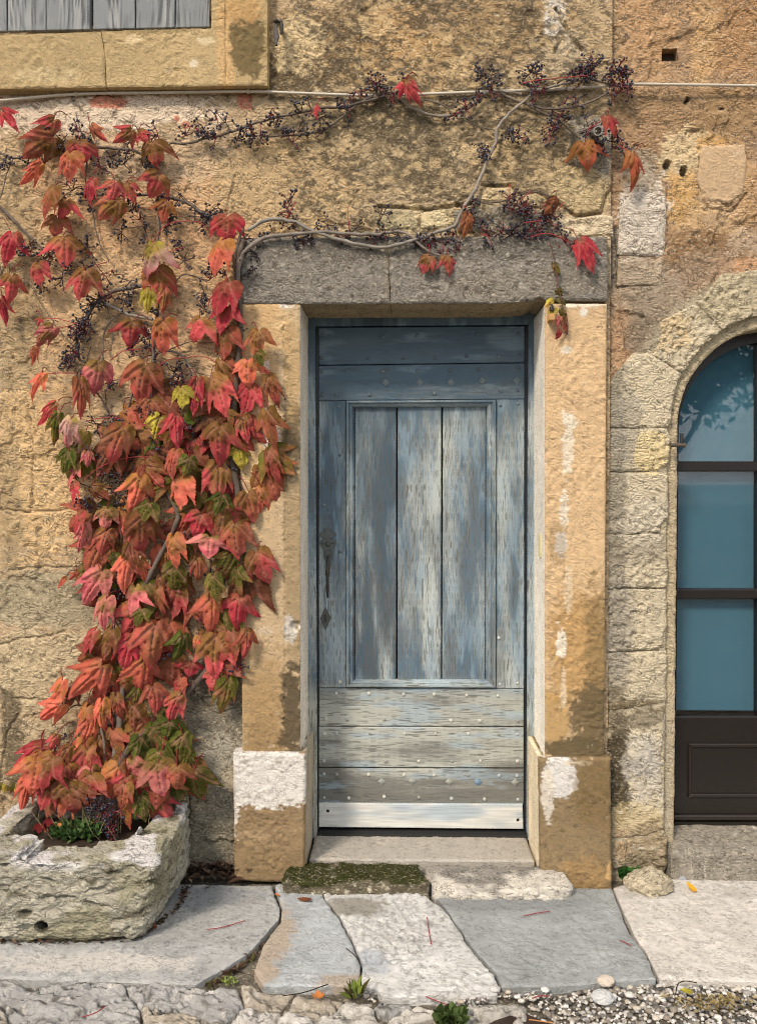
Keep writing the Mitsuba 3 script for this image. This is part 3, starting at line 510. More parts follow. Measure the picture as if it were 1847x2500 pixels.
obj('keyhole', prism(hs([(262, 1600), (300, 1600), (305, 1650), (296, 1720), (266, 1720), (256, 1650)]), DY - .0055, .004, .0005), 'iron', kp, color=lin(60, 64, 66))
# flush plate in the right reveal, hinge pin beside the lintel
lx = reveal_r
obj('latch_plate', bar(lx - .003, lx + .002, .085, .125, at(1320, 1360, .1)[2], at(1320, 1305, .1)[2]), 'satin', house, color=lin(222, 212, 150))
hp = obj('hinge_pin', tube([at(1347, 758, -.03), at(1346, 752, -.03), at(1345, 742, -.03)], [.0085, .007, .004], 9), 'iron', house, color=lin(46, 40, 40))
obj('wood_plug', bar(at(1337, 770, -.02)[0], at(1351, 770, -.02)[0], -.045, .01, at(1340, 782, -.03)[2], at(1340, 767, -.03)[2]), 'matte', house, color=lin(206, 150, 84))
# drain spout in its mortar
o = at(1296 * D, 290 * D, .03); e = at(1305 * D, 285 * D, -.07)
ax = smoothline([o, e], 4)
sp = obj('spout', join([tube(ax, .0165, 16, False), tube(ax[::-1], .0125, 16, False)]), 'satin', house, color=lin(112, 112, 110), smooth=True)
a = np.arange(16) * 2 * np.pi / 16; d = (e - o) / np.linalg.norm(e - o); u = np.cross(d, [0, 0, 1.]); u /= np.linalg.norm(u); w = np.cross(u, d)
rim = np.vstack([e + rr * (np.cos(a)[:, None] * u + np.sin(a)[:, None] * w) for rr in (.0125, .0165)]); i = np.arange(16); j = (i + 1) % 16
obj('rim', (rim, np.vstack([np.c_[i, i + 16, j + 16], np.c_[i, j + 16, j]])), 'satin', sp, color=lin(160, 158, 152))

# ---- stones of the arched doorway
st_paint = Paint(lin(212, 198, 166), (1345, 1150, 22, 420, lin(140, 134, 120), .8, .7, .35), (1350, 1390, 30, 140, lin(168, 160, 144), .8, .7, .35), (1370, 930, 30, 70, lin(160, 154, 140), .6, .8, .35), (1425, 985, 36, 46, lin(228, 206, 150), .97, .2, .08), (1420, 1150, 60, 60, lin(204, 196, 176), .6, .7, .4), (1400, 1210, 70, 26, lin(160, 148, 126), .6, .9, .35),  # grey down the left edge is painted shade beside the projecting jamb
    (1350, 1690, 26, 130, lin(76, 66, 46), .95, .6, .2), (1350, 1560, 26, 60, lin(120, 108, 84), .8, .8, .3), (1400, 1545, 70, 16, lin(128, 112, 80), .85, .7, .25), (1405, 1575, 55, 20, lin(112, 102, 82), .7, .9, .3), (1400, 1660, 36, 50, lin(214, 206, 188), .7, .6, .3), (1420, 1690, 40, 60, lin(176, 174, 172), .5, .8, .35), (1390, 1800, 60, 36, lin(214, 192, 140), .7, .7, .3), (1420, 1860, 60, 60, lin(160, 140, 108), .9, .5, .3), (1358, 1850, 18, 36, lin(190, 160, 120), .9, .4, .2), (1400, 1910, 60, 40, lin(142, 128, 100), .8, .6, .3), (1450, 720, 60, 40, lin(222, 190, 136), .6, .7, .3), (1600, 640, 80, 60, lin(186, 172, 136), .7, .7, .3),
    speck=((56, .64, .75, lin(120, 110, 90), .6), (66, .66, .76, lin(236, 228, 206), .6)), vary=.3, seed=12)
YS = .048
SG = dict(amp=.008, freq=11, rnd=.007, edge=.0045, res=.0056, fine=.005)
q1, q2 = zoom(1300, 600, .3311), zoom(1300, 1200, .3311); q3 = zoom(1280, 1750, .2421)
xj = 1478
def jl(a, b, right):                                     # one jamb block between the heights a and b, with its broken right edge
    return [(xj, a), *right(a, b), (xj, b)]
jambs = [
    [(1484, 933), *q1([(740, 795), (840, 790), (880, 800), (1100, 945), (1080, 990), (1030, 1150), (1018, 1290), (985, 1338)]), (xj, 1044)],
    [(xj, 1045), *q1([(985, 1345), (1010, 1400), (1008, 1600), (940, 1640), (915, 1662)]), (xj, 1152)],
    [(xj, 1153), *q1([(920, 1670), (1000, 1690), (1000, 1870), (1002, 2000), (940, 2060)]), *q2([(940, 300)]), (xj, 1306)],
    [(xj, 1306), *q2([(940, 315), (990, 460), (995, 600), (990, 712), (660, 708)]), (xj, 1440)],
    [(xj, 1440), *q2([(660, 716), (985, 724), (990, 850), (995, 980), (965, 1040), (955, 1165), (740, 1178)]), (xj, 1594)],
    [(xj, 1594), *q2([(740, 1186), (985, 1180), (990, 1300), (975, 1400), (990, 1530), (960, 1575), (650, 1610)]), (xj, 1738)],
    [(xj, 1738), *q2([(650, 1618), (970, 1580), (970, 1700), (950, 1900), (930, 1980)]), *q3([(1400, 470), (1370, 560), (1400, 700), (1410, 1000), (1400, 1140), (1230, 1210), (880, 1232)]), (1492, 2046)],
    [*q3([(1030, 1240), (1230, 1220), (1400, 1150), (1440, 1200), (1440, 1520), (1400, 1640), (1200, 1660), (1010, 1560)])],
    [*q3([(880, 1245), (1010, 1270), (1020, 1500), (960, 1530), (880, 1540)])]]
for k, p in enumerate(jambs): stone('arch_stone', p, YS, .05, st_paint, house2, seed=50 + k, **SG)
vous = [q1([(885, 800), (945, 690), (935, 560), (1080, 485), (1198, 425), (1320, 560), (1396, 620), (1250, 730), (1105, 940)]),
        q1([(1203, 418), (1232, 405), (1262, 370), (1330, 280), (1400, 205), (1560, 190), (1652, 165), (1652, 500), (1400, 615), (1325, 552)]) ]
v2 = vous[1]
vous[1] = [*v2[:6], (1834, 655), (1836, 768), *v2[-2:]]
o = at(*AC, YS)
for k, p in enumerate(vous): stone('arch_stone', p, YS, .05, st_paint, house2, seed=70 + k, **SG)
pk = at(1894, 1040, YS)[0]                               # the other half, outside the picture, repeats the curve
def vo(a0, a1, r0, r1, seed):
    a = np.linspace(a0, a1, 6); o = at(*AC, YS)[[0, 2]]; P = np.vstack([o + r0 * np.c_[np.cos(a), np.sin(a)], (o + r1 * np.c_[np.cos(a), np.sin(a)])[::-1]])
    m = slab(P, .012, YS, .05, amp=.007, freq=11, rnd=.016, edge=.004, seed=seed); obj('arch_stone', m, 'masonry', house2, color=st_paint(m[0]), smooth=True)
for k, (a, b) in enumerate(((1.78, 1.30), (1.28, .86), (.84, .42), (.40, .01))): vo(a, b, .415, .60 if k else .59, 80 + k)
for k in range(4):
    z0, z1 = o[2] * (1 - k / 4) - .008, o[2] * (1 - (k + 1) / 4) + .0
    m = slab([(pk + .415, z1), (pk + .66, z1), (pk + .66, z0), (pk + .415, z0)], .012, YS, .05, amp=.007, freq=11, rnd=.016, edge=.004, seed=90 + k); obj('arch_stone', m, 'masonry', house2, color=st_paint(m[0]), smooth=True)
# smooth rebate ring set a little back, then the dark frame
def ringshape(ro, ri, foot): return Polygon(arch(0, ro, foot)).difference(Polygon(arch(0, ri, foot + 60)))
reb = Paint(lin(206, 188, 150), (1470, 1100, 14, 300, lin(196, 176, 140), .5, .8, .4), (1462, 1700, 14, 140, lin(178, 168, 146), .7, .7, .3), speck=((56, .66, .76, lin(130, 116, 90), .6),), vary=.22, seed=13)
m = slab(ringshape(AR + 46, AR, 2060), .007, .075, .16, amp=.004, freq=9, rnd=.008, edge=.003, seed=99, rows=6)
obj('arch_rebate', m, 'masonry', house2, color=reb(m[0]), smooth=True)
DK = lin(27, 20, 17)
dY = .19
d2 = tag(obj('door', prism(ringshape(AR + 14, AR - 26, 2017), dY, .05, 0), 'satin', house2, color=DK), 'dark brown arched door with blue-backed glass panes above a moulded panel')
px = lambda x, y, Y=dY: at(x, y, Y)
def rail(x0, x1, y0, y1, name, Y=dY - .004, d=.05, c=DK, b=.004):
    return obj(name, prism([(x0, y0), (x1, y0), (x1, y1), (x0, y1)], Y, d, b), 'satin', d2, color=c)
xL, xM, xN, xR2 = 1654, 1851, 1937, 2134
rail(1640, 2146, 1126, 1151, 'rail'); rail(1640, 2146, 1439, 1463, 'rail'); rail(1630, 2156, 1750, 1990, 'rail', dY - .002)
rail(1630, 2156, 1992, 2004, 'drip_bar', dY - .018, .03, lin(40, 32, 28)); rail(1630, 2156, 2006, 2018, 'rail', dY - .004, .04, lin(30, 25, 22))
rail(xM, xN, 815, 1750, 'stile')
for a, b in ((1680, 1990),):
    for pts in ([(a, 1817), (b, 1817), (b, 1826), (a + 8, 1826)], [(a, 1949), (a, 1817), (a + 8, 1826), (a + 8, 1940)], [(a + 8, 1940), (b, 1940), (b, 1949), (a, 1949)]):
        obj('moulding', prism(pts, dY - .012, .012, .003), 'satin', d2, color=lin(36, 27, 23))
o9 = at(*AC, dY)
for k, (y0, y1) in enumerate(((800, 1126), (1151, 1439), (1463, 1750))):
    for x0, x1 in ((1644, xM), (xN, 2144)):
        q = Polygon(wpoly([(x0, y0), (x1, y0), (x1, y1), (x0, y1)], dY + .02)).intersection(Polygon(arch(0, AR - 20, 2017)))
        f, t = trimesh.creation.triangulate_polygon(q, engine='earcut')
        gl = obj('pane', (np.c_[f[:, 0], np.full(len(f), dY + .02), f[:, 1]], t), 'pane', d2)
obj('blind', prism(Polygon(arch(0, AR + 4, 1760)), dY + .045, .01, 0), 'matte', house2, color=lin(50, 110, 138))
pin = obj('hinge_pin', tube([at(1636, 1087, .03), at(1650, 1086, .03), at(1672, 1087, .03)], [.008, .0075, .0085], 9), 'iron', house2, color=lin(96, 84, 72))
obj('pintle', tube([at(1664, 1085, .03), at(1663, 1058, .03)], .0065, 9), 'iron', house2, color=lin(54, 46, 42))
# rough sill of the arched door
zs = 1.48 - (2017 - 1185) / (F / 3.29)
sp_ = Paint(lin(156, 149, 136), speck=((40, .55, .7, lin(96, 90, 78), .75), (60, .6, .72, lin(220, 214, 202), .7)), vary=.4, seed=14)
m = slab([(at(1642, 1900, .0)[0], .012), (2.1, .012), (2.1, .26), (at(1642, 1900, .0)[0], .26)], .006, zs, zs + .05, 'ground', amp=.008, freq=12, rnd=.03, edge=.004, seed=101)
m[0][:, 2] -= np.maximum(0, .19 - m[0][:, 1]) * .16 * (m[0][:, 2] > zs - .04)
obj('sill', m, 'masonry', house2, color=sp_(m[0]), smooth=True)
# what closes the rooms behind
obj('back', join([bar(-3, XR - .02, .36, .38, -.1, 4.6), bar(XR - .02, 3.4, .30, .32, -.1, 4.6)]), 'matte', house, color=lin(40, 36, 32))

# the cable that runs along both houses
cab = smoothline([at(*p, .02) for p in zS([(-900, 640), (-300, 590), (0, 562), (425, 526), (900, 517), (1390, 511), (1652, 520)])] + [at(*p, .02) for p in zB([(0, 405), (240, 399), (500, 389), (800, 378), (1050, 362), (1110, 357)])] + [at(*p, .035) for p in zB([(1652, 364)])] + [at(*p, .035) for p in zB([(2200, 372), (2900, 380)])], 6)
cb = thing('cable', 'pale grey cable running along both facades under the window sill', 'cable')
obj('line', tube(cab, .0052, 9), 'satin', cb, color=lin(206, 196, 178), smooth=True)
for x, y, z in ((425, 526, zS), (1390, 511, zS), (1652, 364, zB), (530, 388, zB)):
    o = at(*z([(x, y)])[0], .02 if z is zS or x < 1000 else .035)
    obj('clip', join([lathe([(.0052, -.006), (.0078, -.005), (.0078, .005), (.0052, .006)], np.zeros(3), 2, 10)]), 'satin', cb, color=lin(190, 178, 156), to_world=T().translate(o.tolist()).rotate([0, 1, 0], 90))
# ---------------------------------------------------------------- the ground
def ground_col(P): return lin(150, 142, 126) * (.6 + .8 * meshkit.fbm(P * 6, 4, 8))[:, None]
gx = np.r_[-60, -25, -10, -5, -3, np.arange(-2, 2.01, .04), 3, 5, 10, 25, 60]; gy = np.r_[-60, -25, -10, -5, -3, -2, np.arange(-1.5, .02, .04), .5, 1]
X, Y = np.meshgrid(gx, gy); n = len(gx); i, j = np.meshgrid(np.arange(len(gy) - 1), np.arange(n - 1), indexing='ij'); a = (i * n + j).ravel()
v = np.c_[X.ravel(), Y.ravel(), np.full(X.size, -.028)]
tag(obj('ground', (v, np.vstack([np.c_[a, a + 1, a + n + 1], np.c_[a, a + n + 1, a + n]])), 'masonry', color=ground_col(v) * .55), 'earth and grit under and around the paving', None, None, 'structure')
pav = thing('pavement'.replace('pavement', 'pavement'), 'grey flagstones along the foot of the houses', None); labels[pav]['kind'] = 'structure'
fcol = dict(grey=lin(184, 187, 188, .74), blue=lin(166, 173, 176, .74), white=lin(212, 213, 212, .76), warm=lin(214, 209, 202, .76), tan=lin(190, 172, 152, .74))
def flag(pts, col, seed, z=0.0, speck=(), layers=(), poly=None, amp=.0045, rnd=.006, **kw):
    m = slab(gpoly(pts) if poly is None else poly, kw.pop('res', .008), z, .05, 'ground', amp=amp, freq=kw.pop('freq', 5), rnd=rnd, edge=kw.pop('edge', .004), seed=seed, **kw)
    P = m[0]; lo, mid, hi = (meshkit.fbm(P * f + seed, 3, seed) for f in (5, 18, 60))
    c = np.tile(col, (len(P), 1)) * (1 + .9 * (lo * .35 + mid * .3 + hi * .35 - .5))[:, None]
    for (x, y, rx, ry, cc, k) in layers:
        o, e, u = gat(x, y), gat(x + rx, y), gat(x, y + ry)
        rad = np.hypot((P[:, 0] - o[0]) / (e[0] - o[0]), (P[:, 1] - o[1]) / (u[1] - o[1]))
        kk = k * sm(-.25, .25, 1 - rad + (mid + hi - 1) * .9); c = c * (1 - kk[:, None]) + cc * kk[:, None]
    for fr, a, b, cc, k in speck:
        kk = k * sm(a, b, meshkit.fbm(P * fr + 3, 3, seed + 9)); c = c * (1 - kk[:, None]) + cc * kk[:, None]
    return obj('flagstone', m, 'paving_stone', pav, color=np.clip(c, .01, .8), smooth=True)
f1 = zE([(-200, 640), (0, 640), (780, 640), (1186, 645), (1196, 690), (1222, 738), (1215, 790), (1125, 895), (1075, 945), (985, 1000), (900, 1048), (850, 1078), (500, 1062), (200, 1058), (0, 1050), (-500, 1044), (-700, 640)])
flag(f1, fcol['grey'], 201, layers=((490, 2190, 160, 30, lin(138, 146, 156, .70), .7), (200, 2350, 260, 26, fcol['warm'], .72)), speck=((90, .68, .78, lin(70, 66, 62), .5),))
f2 = zE([(1198, 640), (1400, 640), (1410, 700), (1478, 792), (1528, 880), (1572, 990), (1562, 1082), (1330, 1084), (1150, 1082), (1112, 1015), (1150, 905), (1226, 800), (1232, 738)])
flag(f2, lin(184, 192, 198, .74), 202, layers=((670, 2290, 46, 90, fcol['tan'], .92), (640, 2375, 40, 30, fcol['tan'], .9), (840, 2395, 60, 16, fcol['tan'], .85)))
f3 = zE([(1404, 640), (1720, 640)]) + [(1040, 2188)] + zF([(318, 728), (385, 822), (425, 892), (530, 1008), (552, 1060), (545, 1092), (430, 1100), (60, 1105)]) + zE([(1650, 1100), (1580, 1085), (1580, 990), (1538, 880), (1488, 788), (1420, 700)])
flag(f3, fcol['white'], 203, layers=((910, 2350, 40, 30, lin(176, 188, 204, .72), .7), (860, 2215, 80, 22, lin(150, 144, 130, .70), .8)), speck=((80, .60, .72, lin(116, 112, 104), .55),), amp=.008, fine=.0055)
f4 = zF([(250, 640), (330, 640), (830, 640), (1032, 640), (1072, 742), (1106, 832), (1176, 922), (1222, 1028), (1060, 1036), (900, 1052), (700, 1060), (566, 1058), (540, 1004), (435, 886), (395, 818), (326, 724)])
flag(f4, fcol['blue'], 204, layers=((1100, 2420, 260, 16, lin(176, 172, 160, .70), .8), (1200, 2200, 200, 26, lin(148, 152, 156, .70), .72)), amp=.0022)
f5 = zF([(1040, 640), (1160, 600), (1652, 580), (2600, 560), (2900, 1060), (1652, 1038), (1420, 1034), (1236, 1026), (1186, 920), (1136, 848), (1085, 742)])
flag(f5, fcol['warm'], 205, speck=((44, .66, .73, lin(232, 230, 226, .74), .8), (95, .72, .8, lin(90, 86, 80), .5)), amp=.003)
# broken rough stones along the street edge
r = np.random.default_rng(21)
cells, seeds = [], []
pts = []
for u in np.arange(-2.4, 1.2, .22):
    for w in np.arange(-1.75, -.2, .115):
        pts.append((u + r.uniform(-.06, .06) + (round(w / .085) % 2) * .08, w + r.uniform(-.025, .025)))
from shapely import voronoi_polygons, MultiPoint
sh_ = np.array(pts); A = np.array([[1, .9], [.0, 1]])     # slanted as the bedding runs
strip = Polygon(np.vstack([gpoly([(-500, 2386), (300, 2397), (480, 2405), (640, 2415), (900, 2424), (1180, 2452), (1290, 2455), (1280, 2600)]), [[.62, -1.5], [-2.3, -1.5]]]))
def crag(p):                                             # split bedding, running slantwise
    q = np.c_[(p[:, 0] - p[:, 1] * .9) * 9, (p[:, 1] + p[:, 0] * .25) * 30, p[:, 0] * 0]
    n_ = meshkit.fbm(q, 4, 44)
    return -.020 * np.exp(-(np.abs(n_ - .5) / .022) ** 2) + .012 * sm(.5, .56, meshkit.fbm(q * .8 + 9, 3, 45))
k = 0
for c in voronoi_polygons(MultiPoint(sh_ @ A)).geoms:
    c = c.intersection(strip.buffer(-.002)).buffer(-.002)
    if c.is_empty or c.area < .0009 or c.geom_type != 'Polygon': continue
    near = c.centroid.y > -.95
    c = c.buffer(-.006).buffer(.006) if near else c
    if c.is_empty or c.geom_type != 'Polygon': continue
    col = lin(*[(206, 202, 194), (190, 186, 178), (214, 210, 204), (196, 184, 166), (184, 184, 184)][r.integers(5)], .66)
    flag(None, col, 230 + k, z=float(r.uniform(-.022, -.002)), poly=c, amp=.024, rnd=.016, edge=.012, freq=11, oct=5, relief=crag, res=.0065 if near else .02, speck=((34, .58, .7, lin(92, 88, 80), .72), (50, .62, .72, lin(226, 222, 214, .72), .72))); k += 1
def blob(rad, seed, sub=2, flat=.6, amp=.35, fq=2.2):
    m = trimesh.creation.icosphere(subdivisions=sub); v = np.array(m.vertices); v *= (1 + amp * 2 * (meshkit.fbm(v * fq + seed * 5.3, 3, seed) - .5))[:, None]
    return v * np.array([1, .8, flat]) * rad, np.array(m.faces)
# gravel to the lower right and grit in the joints
def pebbles(n, place, size, cols, sub=1, zoff=0):
    vs, fs, cs, k = [], [], [], 0
    var = [blob(1, s, sub) for s in range(8)]
    for _ in range(n):
        x, y, z = place(); v, f = var[r.integers(8)]; s = r.uniform(*size) * (1 if r.random() < .9 else 1.6); a = r.uniform(0, 6.3)
        R = np.array([[math.cos(a), -math.sin(a), 0], [math.sin(a), math.cos(a), 0], [0, 0, 1]])
        vs.append(v @ R.T * s + [x, y, z + s * .25 + zoff]); fs.append(f + k); k += len(v)
        cs.append(np.tile(lin(*cols[r.integers(len(cols))], .72) * r.uniform(.75, 1.1), (len(v), 1)))
    return (np.vstack(vs), np.vstack(fs)), np.vstack(cs)
gcols = [(214, 210, 204), (176, 172, 168), (120, 116, 112), (206, 196, 180), (90, 88, 86), (228, 226, 222), (150, 140, 126)]
gz = Polygon(np.vstack([gpoly([(1290, 2440), (1420, 2400), (1600, 2388), (1847, 2384), (2400, 2384)]), [[2.0, -1.25], [.32, -1.25], [.33, -.9]]]))
shapely.prepare(gz); b = gz.bounds
def gpl():
    while True:
        x, y = r.uniform(b[0], b[2]), b[3] - (b[3] - b[1]) * r.random() ** 1.25
        if gz.contains(Point(x, y)): return x, y, -.022
m, c = pebbles(9500, gpl, (.0035, .0082), gcols)
tag(obj('gravel', m, 'matte', color=c, smooth=True), 'grey and white loose gravel at the lower right street edge', 'gravel', None, 'stuff')
jl_ = [np.array(LineString(gpoly(l)).segmentize(.004).coords) for l in (zF([(560, 1075), (640, 1090), (780, 1090)]), zF([(360, 1120), (520, 1100)]), zF([(560, 1085), (700, 1095)]), zE([(1590, 1100), (1640, 1140)]))]
jp = np.vstack(jl_)
def jpl(): p = jp[r.integers(len(jp))] + r.normal(0, .009, 2); return p[0], p[1], -.012
m, c = pebbles(260, jpl, (.002, .0055), gcols)
tag(obj('grit', m, 'matte', color=c, smooth=True), 'small pebbles and grit in the joints between the flagstones', 'grit', None, 'stuff')
pebs = [(1208, 2418, .016, (214, 214, 212)), (1330, 2419, .012, (232, 230, 226)), (1262, 2436, .010, (236, 234, 230)), (1300, 2440, .011, (214, 208, 196)), (1272, 2446, .010, (220, 216, 206)), (1124, 2448, .010, (206, 190, 170)), (1154, 2438, .009, (220, 214, 204)), (1240, 2424, .009, (214, 200, 180)), (1470, 2440, .034, (206, 210, 212)), (1478, 2400, .026, (220, 206, 190)), (1536, 2432, .014, (226, 224, 218)), (1660, 2415, .012, (214, 214, 212))]
PEBL = ['grey-white pebble touching the rounded corner of the white flagstone', 'bright white pebble furthest right in the grit below the blue-grey flagstone', 'white pebble just above the rusty plate corner', 'cream pebble to the right of the red stalk in the grit', 'small off-white pebble directly above the rusty plate tip', 'brownish pebble beside the leafy weed at the bottom edge', 'off-white pebble left of the rounded white flagstone corner', 'tan pebble in the corner between the white and blue-grey flagstones', 'large pale grey pebble at the left end of the gravel', 'pinkish cream stone lying on the front edge of the blue-grey flagstone', 'small white stone at the left edge of the gravel, beside the large pebble', 'grey-white pebble at the foot of the joint between the two right flagstones']
for k, (x, y, s, col) in enumerate(pebs):
    o = gat(x, y); v, f = blob(s, 40 + k, 3, .55, .22, 1.6)
    tag(obj('pebble', (v + [o[0], o[1], s * .18], f), 'paving_stone', color=lin(*col, .74), smooth=True), PEBL[k], 'pebble', 'loose pebbles at the flagstone edge')

# two flat stones in front of the threshold
s1 = gpoly([(700, 2192), (770, 2198), (900, 2200), (1052, 2196), (1046, 2170), (1028, 2140), (1024, 2120), (706, 2118)])
def step(name, poly, z, dep, col, seed, label, **kw):
    m = slab(poly, .0055, z, dep, 'ground', seed=seed, **kw); P = m[0]
    return m, P
py = [at(x, 2000, 0)[0] for x in (703, 1030, 1040, 1374)]
P1 = [(py[0], -.118), (py[0] + .2, -.124), (py[1] + .02, -.112), (py[1] - .01, -.06), (py[1] - .012, .02), (py[0], .02)]
m = slab(P1, .0055, .05, .075, 'ground', amp=.010, freq=14, rnd=.010, edge=.006, seed=301, rows=12, rough=.010)
P = m[0]; moss = sm(.46, .56, meshkit.fbm(P * 12, 4, 6) + (P[:, 2] - .035) * 7 - (P[:, 0] > .02) * (P[:, 0] - .02) * 1.2)
spk = sm(.58, .66, meshkit.fbm(P * 60, 2, 9))
c = lin(112, 104, 84) * (1 - spk[:, None]) + lin(196, 188, 166) * spk[:, None]
c = c * (1 - moss[:, None]) + lin(56, 60, 26) * (.6 + .8 * meshkit.fbm(P * 50, 3, 3))[:, None] * moss[:, None]
st1 = tag(obj('step_stone', m, 'masonry', color=c, smooth=True), 'mossy pebbly stone slab in front of the door threshold, left of the pale one', 'step')
# tufts of moss on it
vs, fs, cs, k = [], [], [], 0
tri = trimesh.Trimesh(*m, process=False); cand = np.nonzero((P[:, 2] > .028) & (moss > .4))[0]
for _ in range(2600):
    p = P[r.choice(cand)] + r.normal(0, .0015, 3); h = r.uniform(.003, .009); a = r.uniform(0, 6.3); w = .0014
    d = np.array([math.cos(a), math.sin(a), 0]); t = np.array([r.normal(0, .4), r.normal(0, .4), 1]); t /= np.linalg.norm(t)
    vs.append(np.array([p - d * w, p + d * w, p + t * h])); fs.append([[k, k + 1, k + 2]]); k += 3
    cs.append(np.tile(lin(*[(70, 78, 28), (52, 60, 22), (92, 92, 44)][r.integers(3)]), (3, 1)))
mo = obj('moss', (np.vstack(vs), np.vstack(fs)), 'matte', st1, color=np.vstack(cs)); labels[mo] = {'kind': 'stuff'}
P2 = [(py[2] + .0, -.03), (py[2] + .03, -.135), (py[2] + .1, -.15), (py[2] + .28, -.142), (py[3] - .03, -.150), (py[3] + .01, -.12), (py[3], .0), (py[3] - .1, .015), (py[2], .02)]
m = slab(P2, .0055, .042, .07, 'ground', amp=.014, freq=15, rnd=.010, edge=.008, seed=302, rows=10, rough=.012)
P = m[0]; k1 = sm(.42, .6, meshkit.fbm(P * 9, 4, 16) - P[:, 1] * 0 + (P[:, 2] - .03) * 3 + (P[:, 1] + .06) * 1.2); c = lin(220, 214, 202, .74) * (1 - k1[:, None]) + lin(150, 146, 140, .72) * k1[:, None]
c *= (.7 + .6 * meshkit.fbm(P * 40, 3, 4))[:, None]
tag(obj('step_stone', m, 'masonry', color=np.clip(c, 0, .7), smooth=True), 'pale broken stone slab in front of the door threshold, right of the mossy one', 'step')
# small loose stones at the foot of the arched doorway
o = gat(1610, 2186); v, f = blob(.085, 7, 5, .62, .40, 1.7); v = v + (.016 * (meshkit.fbm(v * 22, 4, 2) - .5) + .012 * (meshkit.fbm(v * 60, 2, 3) - .5))[:, None]
tag(obj('rubble_stone', (v + [o[0] - .02, o[1] + .055, .015], f), 'masonry', color=lin(188, 176, 148) * (.55 + .9 * meshkit.fbm(v * 26, 3, 5))[:, None], smooth=True), 'jagged cream stone lying at the foot of the arched doorway beside the green weed', 'stone')
o = gat(1662, 2147); v, f = blob(.026, 9, 3, .6, .25, 1.6)
tag(obj('rubble_stone', (v + [o[0], o[1] + .01, .006], f), 'paving_stone', color=lin(170, 178, 190), smooth=True), 'small blue-grey stone beside the yellow fallen leaf', 'stone')
# rusty plate corner at the bottom edge
o = gat(1262, 2462)
v = np.array([[0, 0], [.10, -.075], [.02, -.20], [-.11, -.085]]) + o[:2]
pl = slab(v, .01, -.001, .03, 'ground', amp=.001, freq=6, rnd=.004, edge=.0008, seed=303)
tag(obj('metal_plate', pl, 'iron', color=lin(64, 46, 40) * (.7 + .6 * meshkit.fbm(pl[0] * 40, 3, 1))[:, None], smooth=True), 'corner of a dark rusty plate set in the paving at the bottom edge', 'plate')

# ---------------------------------------------------------------- the stone trough
import manifold3d as mf
def rbox(x0, x1, y0, y1, z0, z1, rad):
    s = mf.Manifold.sphere(rad, 24)
    return mf.Manifold.batch_hull([s.translate([x, y, z]) for x in (x0 + rad, x1 - rad) for y in (y0 + rad, y1 - rad) for z in (z0 + rad, z1 - rad)])
TX0, TX1 = -1.45, -.776
body = mf.Manifold.batch_hull([mf.Manifold.sphere(rr, 24).translate(p) for rr, p in [
    (.025, (TX0 + .03, -.455, .022)), (.06, (TX1 - .105, -.412, .055)), (.018, (TX0 + .03, -.462, .266)), (.024, (TX1 - .03, -.452, .260)),
    (.03, (TX0 + .03, .0, .27)), (.02, (TX1 - .048, .005, .284)), (.03, (TX0 + .03, .0, .03)), (.04, (TX1 - .07, .0, .04))]])
cav = mf.Manifold.batch_hull([mf.Manifold.sphere(.03, 16).translate(p) for p in [(-1.31, -.31, .17), (-.96, -.31, .17), (-1.31, -.03, .17), (-.935, -.03, .17), (-1.33, -.325, .4), (-.935, -.328, .4), (-1.33, .05, .4), (-.925, .05, .4)]])
chip = rbox(-1.205, -1.02, -.6, -.30, .260, .5, .006).rotate([-.5, 0, 0]); chip2 = rbox(-.91, -.60, -.30, -.04, .272, .5, .006).rotate([2.0, 0, 0])
hole = mf.Manifold.cylinder(.3, .021, .021, 12).rotate([90, 0, 0]).translate([-1.163, -.25, .058])
lump = rbox(-1.44, -1.222, -.475, -.325, .2, .302, .018)
body = (body + lump) - cav - hole - chip - chip2
body = body.refine_to_length(.0062); mm = body.to_mesh()
tm = trimesh.Trimesh(mm.vert_properties[:, :3], mm.tri_verts, process=True)
nrm = tm.vertex_normals; v = np.array(tm.vertices)
q = v * np.array([1, 1, 1.5])
h = .014 * (meshkit.fbm(q * 7, 4, 61) - .5) + .030 * (meshkit.fbm(q * 24 + [0, 0, 1], 4, 62) - .5) + .012 * (meshkit.fbm(q * [60, 60, 90], 2, 64) - .5) - .020 * sm(.60, .72, meshkit.fbm(q * [14, 14, 26], 3, 63)) 
v = v + nrm * (h * np.where(nrm[:, 2] > .75, .35, 1))[:, None]
v[:, 2] = np.maximum(v[:, 2], .0)
lo, mid, hi = (meshkit.fbm(v * f, 3, 70 + k) for k, f in enumerate((6, 20, 60)))
c = lin(172, 169, 152) * (.1 + 1.8 * (lo * .2 + mid * .35 + hi * .45))[:, None]
k = sm(.5, .62, meshkit.fbm(v * 5 + 9, 4, 75)) * .55; c = c * (1 - k[:, None]) + lin(140, 136, 96) * k[:, None]
k = sm(.60, .70, meshkit.fbm(v * [18, 18, 30], 3, 63)) * .7; c = c * (1 - k[:, None]) + lin(88, 82, 58) * k[:, None]
k = sm(.52, .6, meshkit.fbm(v * 9 + 3, 3, 79) + (v[:, 2] - .262) * 1.1) * sm(.23, .262, v[:, 2]); c = c * (1 - k[:, None] * .7) + lin(226, 226, 232) * k[:, None] * .7  # pale bluish rim: lighter stone, with sky light put into its colour
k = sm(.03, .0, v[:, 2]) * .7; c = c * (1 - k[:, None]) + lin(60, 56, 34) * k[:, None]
ho = (-1.163, 0, .058); k = sm(.024, .018, np.hypot(v[:, 0] - ho[0], v[:, 2] - ho[2])) * (v[:, 1] < -.1); c = c * (1 - k[:, None]) + lin(30, 34, 18) * k[:, None]  # inside of the drain hole painted dark to stand for its shade
